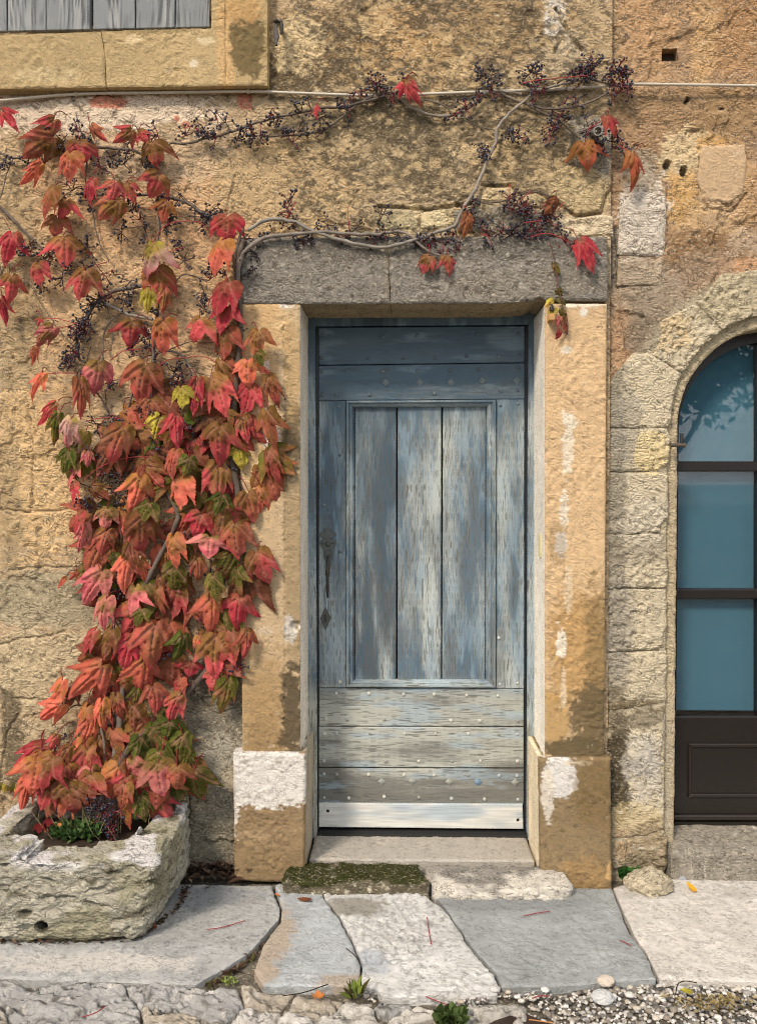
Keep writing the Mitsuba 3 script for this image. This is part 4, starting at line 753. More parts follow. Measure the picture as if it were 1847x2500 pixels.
tr = thing('stone_trough', 'rough pale stone trough planted with the red creeper, at the lower left', 'trough')
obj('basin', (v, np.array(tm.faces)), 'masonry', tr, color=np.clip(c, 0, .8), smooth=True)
X, Y = np.meshgrid(np.linspace(-1.38, -.88, 54), np.linspace(-.335, .03, 30)); nn = X.shape[1]
Z = .20 + .03 * meshkit.fbm(np.c_[X.ravel() * 14, Y.ravel() * 14, X.ravel() * 0], 4, 8)
i, j = np.meshgrid(np.arange(29), np.arange(53), indexing='ij'); a = (i * 54 + j).ravel()
v = np.c_[X.ravel(), Y.ravel(), Z]
obj('soil', (v, np.vstack([np.c_[a, a + 1, a + 55], np.c_[a, a + 55, a + 54]])), 'matte', tr, color=lin(62, 50, 38) * (.5 + meshkit.fbm(v * 50, 3, 9))[:, None], smooth=True)
# ---------------------------------------------------------------- the creeper
cr = thing('creeper', 'red and olive autumn creeper climbing from the stone trough and over the doorway', 'creeper')
r = np.random.default_rng(5)
def stem(pts, r0, r1, Y0=.012, Y1=.012, col=(112, 98, 86), wob=.004, hug=True, name='stem'):
    n = len(pts); Ys = np.interp(np.arange(n), [0, n - 1], [Y0, Y1]) if np.isscalar(Y0) else Y0
    p = smoothline([at(x, y, Y) for (x, y), Y in zip(pts, Ys)], 7, wob, r)
    rad = np.interp(np.linspace(0, 1, len(p)), [0, 1], [r0, r1]) * (1 + .35 * (meshkit.fbm(p * 60, 2) - .5) * 2)
    v, f = tube(p, rad, 7)
    c = lin(*col) * (.45 + 1.1 * meshkit.fbm(v * [60, 60, 25], 3, 4))[:, None]
    return obj(name, (v, f), 'matte', cr, color=c, smooth=True)
G, DK_ = (150, 142, 132), (84, 70, 62)
stem([(262, 2010), (268, 1950), (276, 1880), (292, 1760), (302, 1650), (322, 1500), (368, 1400), (424, 1292), (432, 1250), (392, 1170), (368, 1110), (364, 1000), (372, 900), (375, 850)], .013, .007, [-.16, -.13, -.09, -.04, -.01, -.01, -.01, -.01, -.01, -.01, -.01, -.01, -.01, -.01], col=(112, 100, 90))
stem([(375, 850), (384, 760), (380, 640), (388, 560), (384, 470), (380, 380)], .006, .004, .006)
stem([(272, 2000), (300, 1850), (400, 1750), (520, 1620), (583, 1520), (586, 1400), (584, 1243), (566, 1100), (574, 950), (586, 800), (580, 690), (584, 620), (596, 585)], .015, .010, [-.14, -.08, -.02, .0, -.01, -.01, -.01, -.01, -.01, -.01, -.015, -.015, -.015], col=(96, 84, 74))
stem([(258, 2005), (250, 1930), (256, 1830), (240, 1720), (262, 1600)], .007, .004, [-.15, -.12, -.06, -.03, -.01])
stem([(580, 700), (572, 640), (578, 600), (592, 560)], .008, .005, -.01, -.02)
stem(zA([(1035, 1230), (1042, 1160), (1062, 1108), (1112, 1060), (1180, 1032), (1250, 1026), (1400, 1012), (1560, 1022), (1652, 1022)]) + zB([(60, 990), (130, 986), (180, 1008), (232, 1054), (300, 1084), (366, 1088)]), .009, .004, -.025, -.02, (132, 122, 112))
stem(zA([(1080, 1005), (1150, 966), (1220, 955), (1290, 970), (1350, 1000), (1440, 1032), (1560, 1066), (1652, 1078)]) + zB([(100, 1048), (180, 1026), (280, 990), (356, 968), (372, 950)]), .007, .006, -.02, -.025, (146, 138, 128))
stem(zB([(360, 972), (382, 930), (402, 888), (460, 790), (500, 690), (540, 600), (545, 548), (600, 480), (660, 430), (720, 386), (850, 350), (940, 336)]), .0075, .004, .0, .005, (146, 136, 124))
stem(zB([(940, 336), (1000, 350), (1050, 362), (1100, 368)]), .004, .003, .01)
stem(zB([(560, 395), (650, 436), (760, 460), (880, 454), (1000, 404), (1014, 378)]), .005, .003, .012, .012, (120, 108, 98))
stem(zB([(660, 440), (760, 488), (830, 530), (892, 584)]), .004, .0028, .012)
stem(zB([(130, 410), (160, 440), (230, 480), (350, 490), (430, 455), (490, 400), (560, 386), (650, 400)]), .006, .004, .01, .01, (140, 128, 116))
stem(zB([(230, 420), (300, 440), (350, 462)]), .003, .002, .014); stem(zB([(390, 500), (450, 532), (540, 556)]), .003, .002, .014)
stem(zB([(440, 866), (560, 855), (650, 826), (700, 814), (760, 830), (800, 862), (790, 900)]), .003, .002, -.01)
stem(zB([(364, 975), (372, 1010), (376, 1082)]), .003, .002, -.03)
stem(zB([(770, 1030), (785, 1090), (798, 1160), (806, 1230)]) + [(1372, 745), (1384, 800), (1378, 826)], .0022, .0012, -.03, -.03, (110, 70, 60))
stem(zA([(740, 625), (830, 622), (900, 600), (960, 590), (1050, 560), (1150, 525), (1300, 490), (1400, 470), (1500, 465), (1560, 450), (1652, 425)]) + zB([(20, 412), (80, 392), (130, 396)]), .004, .006, .008, .008)
stem(zA([(1080, 592), (1250, 590), (1400, 570), (1480, 520), (1560, 455), (1640, 412)]), .003, .005, .01)
stem(zA([(330, 845), (450, 850), (560, 850), (690, 850), (760, 865), (830, 890), (890, 940), (924, 992)]), .005, .007, .008, -.01)
stem(zA([(-30, 870), (0, 900), (60, 960), (120, 1020), (180, 1080), (230, 1132)]), .007, .003, .01)
stem(zA([(380, 700), (375, 790), (400, 900), (420, 1020), (450, 1090), (475, 1142)]), .003, .002, .014)
stem(zA([(-40, 640), (60, 690), (180, 660), (300, 650), (440, 642), (520, 650), (600, 662), (692, 742), (690, 850)]), .004, .005, .012)
stem(zA([(0, 870), (30, 760), (60, 690)]), .002, .002, .014); stem(zA([(330, 490), (350, 560), (370, 620)]), .002, .002, .01); stem(zA([(0, 1150), (10, 1230)]), .002, .002, .01)
stem(zA([(680, 870), (700, 960), (690, 1080), (700, 1200)]), .004, .004, .012); stem(zA([(490, 1000), (600, 990), (690, 985)]), .0015, .0015, .016)
stem(zC([(800, 222), (650, 252), (560, 300), (490, 390), (430, 480), (440, 620), (480, 652)]), .008, .005, .008)
stem(zC([(560, 300), (600, 330), (720, 382), (860, 412)]), .005, .006, .008, .008, (140, 130, 120)); stem(zC([(860, 412), (740, 372), (640, 400), (580, 500), (580, 640)]), .003, .003, .012)
stem(zC([(860, 660), (870, 610), (940, 588), (1020, 620), (1090, 720)]), .006, .003, .006, .004, (140, 130, 118)); stem(zC([(600, 340), (630, 500), (622, 620)]), .0015, .0015, .016)
stem(zC([(160, 200), (240, 340), (330, 470), (410, 560)]), .0015, .0015, .02); stem(zC([(975, 210), (1040, 160), (1160, 200)]), .003, .003, .01); stem(zC([(930, 590), (1060, 540), (1190, 540)]), .0025, .002, .012)
stem(zC([(740, 820), (710, 960), (720, 1150), (700, 1300)]), .004, .004, .004); stem(zC([(1200, 960), (1090, 1050), (1060, 1160)]), .005, .004, .004)

def leaf_outline(kind):
    half = {0: [(.02, .0), (.10, -.09), (.27, -.10), (.42, .0), (.53, .19), (.60, .42), (.70, .74), (.48, .58), (.29, .47), (.30, .62), (.25, .78), (.12, .93), (0, 1.06)],
            1: [(.02, .0), (.14, -.07), (.33, -.03), (.48, .14), (.60, .30), (.86, .58), (.58, .50), (.31, .42), (.31, .60), (.26, .74), (.13, .92), (0, 1.10)],
            2: [(.02, .0), (.12, -.12), (.30, -.12), (.45, .02), (.50, .24), (.50, .46), (.50, .86), (.36, .62), (.26, .52), (.28, .70), (.20, .86), (.08, .98), (0, 1.08)],
            3: [(.02, .0), (.16, -.06), (.36, .04), (.46, .22), (.45, .42), (.40, .60), (.28, .78), (.12, .94), (0, 1.04)]}[kind]
    h = np.array(half, float)
    right = h; left = (h * [-1, 1])[::-1][1:-1]
    o = np.vstack([[0, .05], right, left])
    return o
def leaf_template(kind, seed):
    rr = np.random.default_rng(seed)
    o = leaf_outline(kind); o = o * [1, 1] + rr.normal(0, .012, o.shape)
    P = Polygon(o).buffer(0)
    b = np.array(shapely.segmentize(P.exterior, .055).coords)[:-1]
    k = np.arange(len(b)); c0 = np.array([0, .45]); dirn = (b - c0) / np.linalg.norm(b - c0, axis=1, keepdims=True)
    b = b + dirn * ((k % 2) * .026 - .01)[:, None] * (b[:, 1] > .1)[:, None]           # toothed margin
    P = Polygon(b).buffer(0)
    g = np.stack(np.meshgrid(np.arange(-.85, .86, .068), np.arange(-.15, 1.12, .064)), -1).reshape(-1, 2)
    veins = np.vstack([np.c_[np.zeros(20), np.linspace(.04, 1.0, 20)]] + [s * np.array([[1, 0]]) * np.linspace(.08, 1, 11)[:, None] * .58 * np.array([1, 0]) + np.c_[np.zeros(11), np.linspace(.05, .58, 11)] for s in (-1, 1)])
    g = np.vstack([veins, g[np.min(np.linalg.norm(g[:, None] - veins[None], axis=-1), axis=1) > .034]])
    g = g[shapely.contains_xy(P.buffer(-.03), g[:, 0], g[:, 1])]
    pts = np.vstack([b, g]); f = Delaunay(pts).simplices; c = pts[f].mean(1); f = f[shapely.contains_xy(P, c[:, 0], c[:, 1])]
    a = pts[f]; ar = (a[:, 1, 0] - a[:, 0, 0]) * (a[:, 2, 1] - a[:, 0, 1]) - (a[:, 1, 1] - a[:, 0, 1]) * (a[:, 2, 0] - a[:, 0, 0])
    f = np.where(ar[:, None] < 0, f[:, ::-1], f)[np.abs(ar) > 1e-7]
    vd = np.minimum.reduce([np.abs(pts[:, 0]) + .0 * pts[:, 1]] + [np.abs(pts[:, 0] * .707 - s * pts[:, 1] * .707) * (1 + 2 * (pts[:, 1] * s * pts[:, 0] < 0)) for s in (-1, 1)])
    edge = np.r_[np.zeros(len(b)), cKDTree(b).query(g)[0]]
    return pts, f, vd, edge
TPL = [leaf_template(k, 10 * k + s) for k in (0, 1, 2) for s in (1, 2)] + [leaf_template(3, 7)]
SCH = {  # colour at the shoulder, the middle and the tips
    'r': ((134, 92, 42), (206, 72, 76), (214, 66, 78)), 'R': ((150, 70, 50), (196, 50, 66), (206, 58, 76)), 'o': ((164, 104, 44), (218, 98, 72), (220, 92, 78)),
    'b': ((120, 84, 34), (158, 80, 54), (194, 66, 70)), 'g': ((74, 84, 22), (94, 96, 28), (150, 92, 50)), 'G': ((58, 74, 20), (70, 88, 22), (84, 90, 28)), 'y': ((150, 140, 36), (196, 184, 46), (190, 150, 60)),
    'p': ((150, 136, 40), (186, 140, 132), (188, 92, 96)), 'd': ((96, 64, 36), (124, 66, 46), (150, 60, 56)), 'B': ((120, 70, 40), (150, 86, 48), (140, 72, 44)), 'k': ((128, 100, 44), (210, 110, 104), (218, 84, 104))}
def leaf(b, t, sch, width=None, Y=None, parent=cr, name='leaf', pet=True, tilt=None, kind=None):
    """b and t: where the leaf joins its stalk and its middle tip, in survey pixels."""
    Y = float(r.uniform(-.085, -.02)) if Y is None else Y
    B, E = at(*b, Y), at(*t, Y)
    tilt = r.uniform(-.2, .4) if tilt is None else tilt
    L = np.linalg.norm(E - B) / max(.75, math.cos(tilt)) * 1.05
    d = (E - B) / np.linalg.norm(E - B); side = np.cross(d, [0, 1, 0]); side /= np.linalg.norm(side)
    yaw = r.uniform(-.6, .6)
    out = np.array([0, -1., 0])
    v_ = d * math.cos(tilt) + out * -math.sin(tilt) * -1 * .5; v_ /= np.linalg.norm(v_)
    u_ = side * math.cos(yaw) + out * math.sin(yaw); u_ -= v_ * (u_ @ v_); u_ /= np.linalg.norm(u_)
    w_ = np.cross(u_, v_); w_ = w_ if w_[1] < 0 else -w_
    pts, f, vd, edge = TPL[r.integers(6) if kind is None else kind]
    ws = (width / np.linalg.norm(np.subtract(t, b)) / 1.22 if width else r.uniform(.85, 1.15)) 
    ws = np.clip(ws, .45, 1.5)
    x, y = pts[:, 0] * ws, pts[:, 1]
    fold, droop, curl = r.uniform(.1, .55), r.uniform(.05, .45), r.uniform(.1, .8)
    rad = np.hypot(x, y - .4)
    h = -fold * np.abs(x) ** 1.25 - droop * (y - .25) ** 2 - curl * np.maximum(rad - .42, 0) ** 1.5
    q = np.c_[pts * 3.2, np.full(len(pts), r.uniform(0, 50))]
    h = h - .018 * np.cos(np.mod(pts[:, 1] - np.abs(pts[:, 0]) * .75, .15) / .15 * 6.283) * np.minimum(edge * 8, 1) + .13 * (meshkit.fbm(q, 2, 3) - .5) - .02 * np.exp(-(vd / .03) ** 2) + .07 * np.sin(vd * 22) * np.minimum(edge * 6, 1) + .10 * (meshkit.fbm(q * 2.2, 2, 7) - .5)
    x = x + .05 * np.sin(y * 3 + r.uniform(0, 6)); 
    P = B + L * (x[:, None] * u_ + y[:, None] * v_ + h[:, None] * w_)
    P[:, 1] = np.minimum(P[:, 1], .022 + .004 * np.sin(P[:, 0] * 90))
    a, m, e = (lin(*c_, 1.05) for c_ in SCH[sch])
    tt = np.clip(pts[:, 1] * .72 + np.abs(pts[:, 0]) * .25 + (meshkit.fbm(q * .8, 2, 9) - .5) * 1.2 + r.uniform(-.15, .22), 0, 1)
    c = np.where(tt[:, None] < .5, a + (m - a) * sm(.08, .5, tt)[:, None], m + (e - m) * sm(.5, 1, tt)[:, None])
    c = c * (1 + .55 * (meshkit.fbm(q * 3, 2, 5) - .5))[:, None] * r.uniform(.7, 1.15)
    hs_ = r.uniform(-.28, .28); c = c * (1 + hs_ * np.tanh(pts[:, 0] * 9))[:, None]; pk_ = sm(.52, .75, meshkit.fbm(q * 1.3 + 40, 2, 6)) * .38; c = c * (1 - pk_[:, None]) + (c * .45 + lin(224, 150, 130) * .45) * pk_[:, None]  # lighter and darker halves paint fold shading; pale pink patches paint sheen
    sec = np.exp(-((np.mod(pts[:, 1] - np.abs(pts[:, 0]) * .75, .15) - .075) / .022) ** 2) * .5; vn = np.maximum(np.exp(-(vd / .022) ** 2) * .75, sec * .55) * (edge > .02)
    c = c * (1 - vn[:, None]) + (c * .5 + lin(226, 150, 130) * .5) * vn[:, None]
    ed = sm(.03, .0, edge) * .3; c = c * (1 - ed[:, None] * .4)
    if pet:
        k = B + np.array([r.uniform(-.05, .05), max(.006 - Y, .02) * .8, r.uniform(.012, .06)])
        k[1] = min(k[1], .015)
        pl = smoothline([B, B * .5 + k * .5 + [0, -.012, .014], k], 4)
        pv, pf = tube(pl, np.linspace(.0013, .0017, len(pl)), 5)
        f = np.vstack([f, pf + len(P)]); P = np.vstack([P, pv]); c = np.vstack([c, np.tile(lin(164, 56, 58), (len(pv), 1))])
    return obj(name, (P, f), 'blade', parent, color=np.clip(c, .005, .9), smooth=True)

LA = [(0, 478, 70, 560, 'R', 70), (235, 512, 160, 600, 'r', 90), (230, 590, 135, 690, 'b', 150), (345, 612, 352, 700, 'r', 165), (300, 662, 305, 768, 'o', 130), (180, 715, 78, 790, 'o', 70), (392, 545, 462, 606, 'b', 40), (575, 560, 512, 622, 'r', 80), (600, 572, 640, 620, 'r', 70),
      (662, 612, 676, 715, 'b', 150), (235, 815, 182, 928, 'b', 120), (290, 866, 258, 946, 'r', 120), (402, 780, 388, 882, 'R', 75), (500, 790, 488, 872, 'r', 110), (545, 800, 590, 872, 'r', 80), (702, 762, 650, 848, 'r', 130), (520, 872, 446, 952, 'b', 125), (728, 876, 716, 965, 'o', 95), (246, 942, 240, 1026, 'b', 120),
      (990, 940, 992, 1042, 'R', 180), (968, 1046, 920, 1176, 'o', 165), (48, 1012, 28, 1148, 'R', 120), (272, 1032, 292, 1152, 'r', 160), (662, 1056, 632, 1196, 'p', 175), (160, 1148, 168, 1238, 'r', 120)]
LC = [(885, 118, 880, 292, 'b', 220), (470, 130, 455, 292, 'r', 185), (60, 160, 50, 305, 'r', 130), (10, 285, 26, 432, 'R', 60), (830, 232, 824, 360, 'y', 120), (915, 240, 926, 362, 'b', 90), (1275, 195, 1212, 362, 'R', 205), (1268, 330, 1232, 476, 'R', 195), (1120, 402, 1066, 522, 'r', 200), (748, 420, 728, 562, 'r', 180), (912, 416, 904, 590, 'o', 185),
      (1258, 456, 1252, 626, 'b', 200), (1440, 466, 1440, 620, 'b', 150), (232, 398, 212, 450, 'r', 40), (296, 458, 216, 560, 'k', 110), (204, 572, 168, 660, 'o', 45), (238, 708, 176, 842, 'o', 45), (545, 652, 538, 812, 'k', 190), (438, 752, 462, 945, 'b', 110), (822, 662, 776, 870, 'b', 240), (1010, 792, 1020, 905, 'y', 140), (1238, 632, 1290, 808, 'b', 150), (1385, 636, 1392, 780, 'o', 190),
      (1440, 590, 1470, 670, 'g', 80), (1180, 738, 1262, 925, 'r', 200), (1110, 752, 1070, 930, 'R', 110), (1508, 728, 1545, 885, 'b', 110), (1400, 776, 1362, 935, 'R', 160), (852, 850, 828, 1005, 'b', 180), (310, 890, 196, 995, 'r', 60), (332, 945, 284, 1102, 'g', 100), (398, 970, 350, 1124, 'p', 120), (905, 958, 846, 1102, 'y', 130), (978, 940, 1012, 1108, 'R', 130),
      (690, 1012, 650, 1196, 'b', 180), (556, 1022, 592, 1115, 'k', 90), (480, 1046, 450, 1150, 'p', 90), (1245, 1000, 1212, 1206, 'r', 220), (1358, 950, 1392, 1086, 'r', 115), (1272, 922, 1292, 1010, 'b', 100), (1500, 912, 1520, 1124, 'b', 165), (388, 1150, 346, 1262, 'G', 105), (1338, 1116, 1352, 1240, 'y', 155), (1498, 1142, 1552, 1312, 'b', 110), (484, 1150, 492, 1232, 'k', 70), (432, 1206, 388, 1332, 'k', 80),
      (976, 1148, 956, 1292, 'o', 120), (1060, 1184, 1034, 1282, 'g', 130), (822, 1228, 900, 1342, 'b', 150), (1212, 1214, 1236, 1402, 'r', 200), (775, 1288, 736, 1484, 'o', 175), (1030, 1298, 996, 1452, 'o', 200), (424, 1326, 400, 1436, 'R', 80), (512, 1340, 596, 1424, 'b', 100), (1242, 1388, 1216, 1494, 'G', 120), (1392, 1376, 1420, 1536, 'b', 180), (1112, 1378, 1100, 1474, 'g', 100), (834, 1436, 786, 1544, 'g', 150)]
LD = [(600, 92, 586, 206, 'k', 140), (455, 108, 408, 232, 'r', 80), (470, 178, 440, 334, 'k', 90), (802, 138, 790, 334, 'b', 210), (1132, 128, 1078, 244, 'R', 165), (955, 252, 972, 424, 'o', 165), (1184, 248, 1172, 354, 'k', 195), (1322, 172, 1330, 354, 'b', 195), (592, 216, 578, 334, 'b', 140), (722, 288, 766, 424, 'b', 120), (642, 346, 636, 434, 'G', 80), (1042, 288, 1052, 404, 'g', 90), (1112, 368, 1112, 484, 'b', 105),
      (1282, 348, 1236, 444, 'g', 120), (1440, 336, 1500, 504, 'r', 195), (704, 366, 700, 554, 'o', 165), (792, 378, 806, 504, 'o', 90), (986, 418, 960, 564, 'g', 170), (562, 438, 474, 624, 'k', 175), (1192, 468, 1222, 606, 'g', 120), (1322, 428, 1342, 576, 'g', 130), (366, 482, 328, 534, 'o', 40), (430, 452, 390, 500, 'o', 40), (742, 526, 734, 714, 'k', 165), (872, 546, 900, 694, 'b', 105), (1002, 548, 958, 694, 'r', 150),
      (594, 598, 578, 754, 'k', 130), (1204, 588, 1178, 784, 'o', 175), (1352, 588, 1318, 774, 'R', 185), (792, 656, 770, 744, 'g', 110), (866, 738, 872, 954, 'b', 220), (626, 768, 586, 914, 'b', 135), (532, 778, 456, 914, 'r', 110), (738, 816, 700, 986, 'R', 160), (1032, 798, 986, 944, 'G', 115), (1112, 808, 1144, 884, 'o', 80), (1214, 808, 1200, 1034, 'r', 205), (1380, 776, 1372, 934, 'b', 110), (524, 918, 440, 964, 'b', 120), (834, 928, 798, 1146, 'o', 225),
      (570, 958, 430, 1136, 'o', 180), (1072, 958, 1058, 1036, 'R', 155), (1014, 1038, 966, 1154, 'R', 110), (612, 1036, 560, 1206, 'o', 205), (1212, 1006, 1188, 1106, 'r', 160), (1272, 1048, 1262, 1226, 'g', 155), (352, 1056, 276, 1186, 'o', 100), (414, 1106, 386, 1206, 'd', 90), (764, 1106, 746, 1212, 'g', 80), (852, 1086, 872, 1244, 'b', 145), (1004, 1146, 938, 1304, 'r', 130), (350, 1198, 200, 1296, 'o', 130), (484, 1206, 428, 1334, 'o', 130), (562, 1176, 582, 1334, 'o', 110), (644, 1146, 660, 1284, 'b', 90),
      (752, 1196, 738, 1394, 'b', 165), (892, 1196, 900, 1304, 'g', 110), (952, 1286, 920, 1404, 'G', 165), (504, 1246, 478, 1404, 'o', 120), (634, 1336, 644, 1484, 'b', 175), (1024, 1366, 998, 1534, 'g', 145), (784, 1376, 766, 1494, 'G', 130), (314, 1366, 276, 1454, 'r', 70), (248, 1432, 66, 1552, 'R', 110), (384, 1436, 326, 1574, 'b', 100), (474, 1406, 446, 1604, 'o', 165), (884, 1456, 872, 1574, 'g', 170), (694, 1476, 646, 1604, 'g', 110)]
LE = [(372, 48, 352, 254, 'r', 140), (146, 166, 106, 294, 'o', 90), (236, 116, 218, 254, 'o', 90), (316, 226, 236, 344, 'o', 130), (532, 78, 552, 154, 'b', 120), (606, 186, 664, 284, 'r', 110), (552, 266, 548, 384, 'o', 120), (706, 56, 732, 204, 'g', 100), (700, 128, 634, 194, 'o', 90), (846, 146, 866, 274, 'g', 170), (776, 196, 782, 276, 'G', 90), (814, 56, 800, 136, 'g', 90), (606, 256, 642, 344, 'G', 90), (262, 180, 250, 262, 'g', 110), (470, 110, 500, 200, 'b', 100), (640, 80, 610, 150, 'g', 90)]
for L, z in ((LA, zA), (LC, zC), (LD, zD), (LE, zE)):
    for bx_, by_, tx_, ty_, s_, w_ in L:
        b_, t_ = z([(bx_, by_), (tx_, ty_)])
        wpx = w_ * (z([(1, 0)])[0][0] - z([(0, 0)])[0][0])
        low = max(0, (b_[1] - 1700) / 300)
        leaf(b_, t_, s_, wpx, Y=float(r.uniform(-.09, -.025) - .10 * min(low, 1.0)))
for b_, t_, s_, w_ in [((886, 172), (916, 218), 'r', 34), ((880, 178), (872, 208), 'R', 26), ((1276, 306), (1282, 362), 'o', 66), ((1322, 252), (1348, 292), 'R', 34), ((1384, 330), (1392, 402), 'o', 46), ((1262, 524), (1290, 588), 'R', 42), ((1022, 468), (1014, 514), 'B', 32), ((1216, 436), (1188, 466), 'B', 30), ((938, 558), (920, 588), 'r', 40), ((974, 556), (984, 596), 'r', 40), ((690, 230), (690, 256), 'R', 14)]:
    b_, t_ = dz([b_, t_]); leaf(b_, t_, s_, w_ * D * 1.1, Y=-.035)
for b_, t_, s_ in [((1210, 572), (1216, 600), 'g'), ((1206, 652), (1190, 668), 'y'), ((1214, 632), (1226, 646), 'g'), ((1216, 652), (1236, 662), 'G'), ((1214, 672), (1198, 694), 'y'), ((1222, 676), (1238, 700), 'g'), ((1224, 690), (1218, 712), 'k'), ((1226, 700), (1240, 728), 'd'), ((1222, 718), (1218, 740), 'R')]:
    b_, t_ = dz([b_, t_]); leaf(b_, t_, s_, 22, Y=-.028, pet=False, kind=6)
for k in range(7):                                       # a small shoot at the far left behind the trough
    x = 0 + k * 9; leaf((x + 4, 1912 + (k % 3) * 4), (x - 2, 1932 + (k % 2) * 6), 'gyg'[k % 3], 15, Y=.01, pet=False, kind=6)
mass = Polygon(dz([(260, 860), (420, 800), (540, 760), (600, 880), (610, 980), (570, 1060), (580, 1150), (570, 1260), (540, 1400), (510, 1500), (430, 1520), (410, 1600), (420, 1690), (380, 1740), (130, 1730), (70, 1640), (150, 1500), (215, 1380), (190, 1250), (170, 1120), (150, 950)]))
n = 0
while n < 78:
    x, y = r.uniform(60, 690), r.uniform(860, 1950)
    if not mass.contains(Point(x, y)): continue
    L = r.uniform(58, 92); a = r.normal(0.1, .5)
    leaf((x, y), (x - L * math.sin(a), y + L * math.cos(a)), r.choice(list('bbddggGorb')), None, Y=float(r.uniform(-.03, .008) - .08 * max(0, (y - 1700) / 300)), tilt=r.uniform(0, .5)); n += 1

for k in range(20):                                      # the skirt that hangs into the trough
    x = r.uniform(70, 455); y = r.uniform(1850, 1930) - abs(x - 240) * .12
    leaf((x, y), (x + r.normal(0, 16), y + r.uniform(52, 84)), r.choice(list('oorrbgkb')), None, Y=float(r.uniform(-.20, -.12)), tilt=r.uniform(-.1, .3))
for k in range(34):                                      # the thin dark shoots behind the leaves
    x, y = r.uniform(150, 640), r.uniform(950, 1850)
    if not mass.contains(Point(x, y)): continue
    pts_ = [(x, y)]; a = r.normal(0, .5)
    for _ in range(4): a += r.normal(0, .35); pts_.append((pts_[-1][0] + 38 * math.sin(a), pts_[-1][1] - 44 * math.cos(a)))
    stem(pts_, .0036, .0018, -.012 - .09 * max(0, (y - 1700) / 300), .008, (78, 62, 56))
# berry clusters: navy fruit on dark red stalks
ico = trimesh.creation.icosphere(subdivisions=1); IV, IF = np.array(ico.vertices), np.array(ico.faces)
def cluster(x, y, size=1.0, red=.5, n=None, Y=.0):
    o = at(x, y, Y); parts, cols, k = [], [], 0
    sc = lin(*((132, 38, 48) if r.random() < red else (74, 44, 46)), .9)
    def add(v, f, c):
        parts.append((v, f)); cols.append(np.tile(c, (len(v), 1)))
    main = np.array([r.normal(0, .5), -.5, r.normal(-.15, .6)]); main /= np.linalg.norm(main)
    for b in range((n or r.integers(5, 9)) + 1):
        d = main * .4 + r.normal(0, .6, 3) * [1, .5, 1]; d /= np.linalg.norm(d)
        e = o + d * r.uniform(.016, .042) * size; e[1] = min(e[1], .02)
        add(*tube(smoothline([o, (o + e) / 2 + r.normal(0, .003, 3), e], 3), .0018, 4), sc * r.uniform(.6, 1.1))
        for q in range(r.integers(2, 5)):
            d2 = d * .5 + r.normal(0, .7, 3); d2 /= np.linalg.norm(d2); g = e + d2 * r.uniform(.006, .013) * size; g[1] = min(g[1], .024)
            add(*tube([e, g], .0011, 4), sc * r.uniform(.6, 1.1))
            if r.random() < .78:
                s = r.uniform(.0028, .0052)
                add(IV * s * [1, 1, r.uniform(.9, 1.15)] + g + d2 * s * .7, IF, lin(*[(40, 46, 66), (52, 58, 82), (30, 32, 44), (44, 38, 52)][r.integers(4)], .85))
    obj('berry_cluster', join(parts), 'satin', cr, color=np.vstack(cols), smooth=True)
def along(pts, count, spread, **kw):
    L = LineString(pts)
    for t in np.linspace(0, 1, count):
        p = L.interpolate(t, normalized=True); cluster(p.x + r.normal(0, spread), p.y + r.normal(0, spread), **kw)
along(zA([(800, 570), (960, 545), (1060, 560), (1170, 520), (1300, 500), (1420, 480), (1540, 440), (1640, 360)]), 17, 11, red=.35, n=5)
along(zA([(900, 610), (1000, 620), (1100, 600), (1200, 590), (1310, 600), (1400, 590)]), 9, 9, red=.2, n=5)
along(zA([(20, 690), (90, 690), (330, 575), (400, 720), (470, 690), (560, 680), (640, 690)]), 9, 12, red=.3)
along(zA([(480, 700), (560, 720), (640, 720), (680, 740)]), 4, 8, red=.3); cluster(*zA([(690, 590)])[0]); cluster(*zA([(340, 575)])[0])
along(zA([(310, 830), (420, 850), (600, 870), (760, 870), (880, 940), (920, 980)]), 8, 10, red=.2)
along(zA([(540, 950), (600, 1010), (720, 880), (800, 1010), (820, 1080), (800, 1110)]), 9, 14, red=.4); along(zA([(100, 1060), (120, 1110), (250, 1160), (320, 1170)]), 6, 12, red=.2); cluster(*zA([(375, 1080)])[0], red=.2)
along(zC([(740, 230), (640, 250), (560, 290), (500, 390), (450, 480), (430, 540), (400, 600), (460, 660)]), 15, 10, red=.3, n=6); along(zC([(430, 460), (520, 490), (400, 620)]), 5, 10, red=.7)
along(zC([(900, 370), (870, 400), (760, 600), (820, 620), (1000, 700), (1040, 760), (1080, 960), (1100, 1010)]), 10, 10, red=.4); along(zC([(260, 190), (300, 220), (380, 130), (570, 150)]), 4, 8, red=.2); along(zC([(1220, 140), (1190, 170), (1120, 330)]), 4, 8, red=.4)
along(zC([(640, 760), (680, 930), (600, 1010), (780, 1040), (640, 1220), (680, 1280)]), 7, 10, red=.5); along(zC([(1350, 490), (1110, 1000), (1330, 1480), (640, 1390)]), 4, 8, red=.6); along(zD([(660, 170), (700, 800), (1250, 800), (340, 1390)]), 5, 8, red=.7)
along(zB([(30, 340), (130, 370), (120, 420)]), 4, 8, red=.6); along(zB([(470, 320), (520, 310), (530, 340)]), 3, 6, red=.4); along(zB([(670, 320), (710, 310)]), 3, 5, red=.5); along(zB([(690, 390), (700, 400)]), 2, 4, red=.8)
along(zB([(840, 320), (880, 300), (930, 290), (950, 260), (900, 330)]), 8, 7, red=.9, n=7); along(zB([(1020, 290), (1070, 300), (1050, 340), (1090, 370), (1070, 390)]), 7, 6, red=.85, n=7)
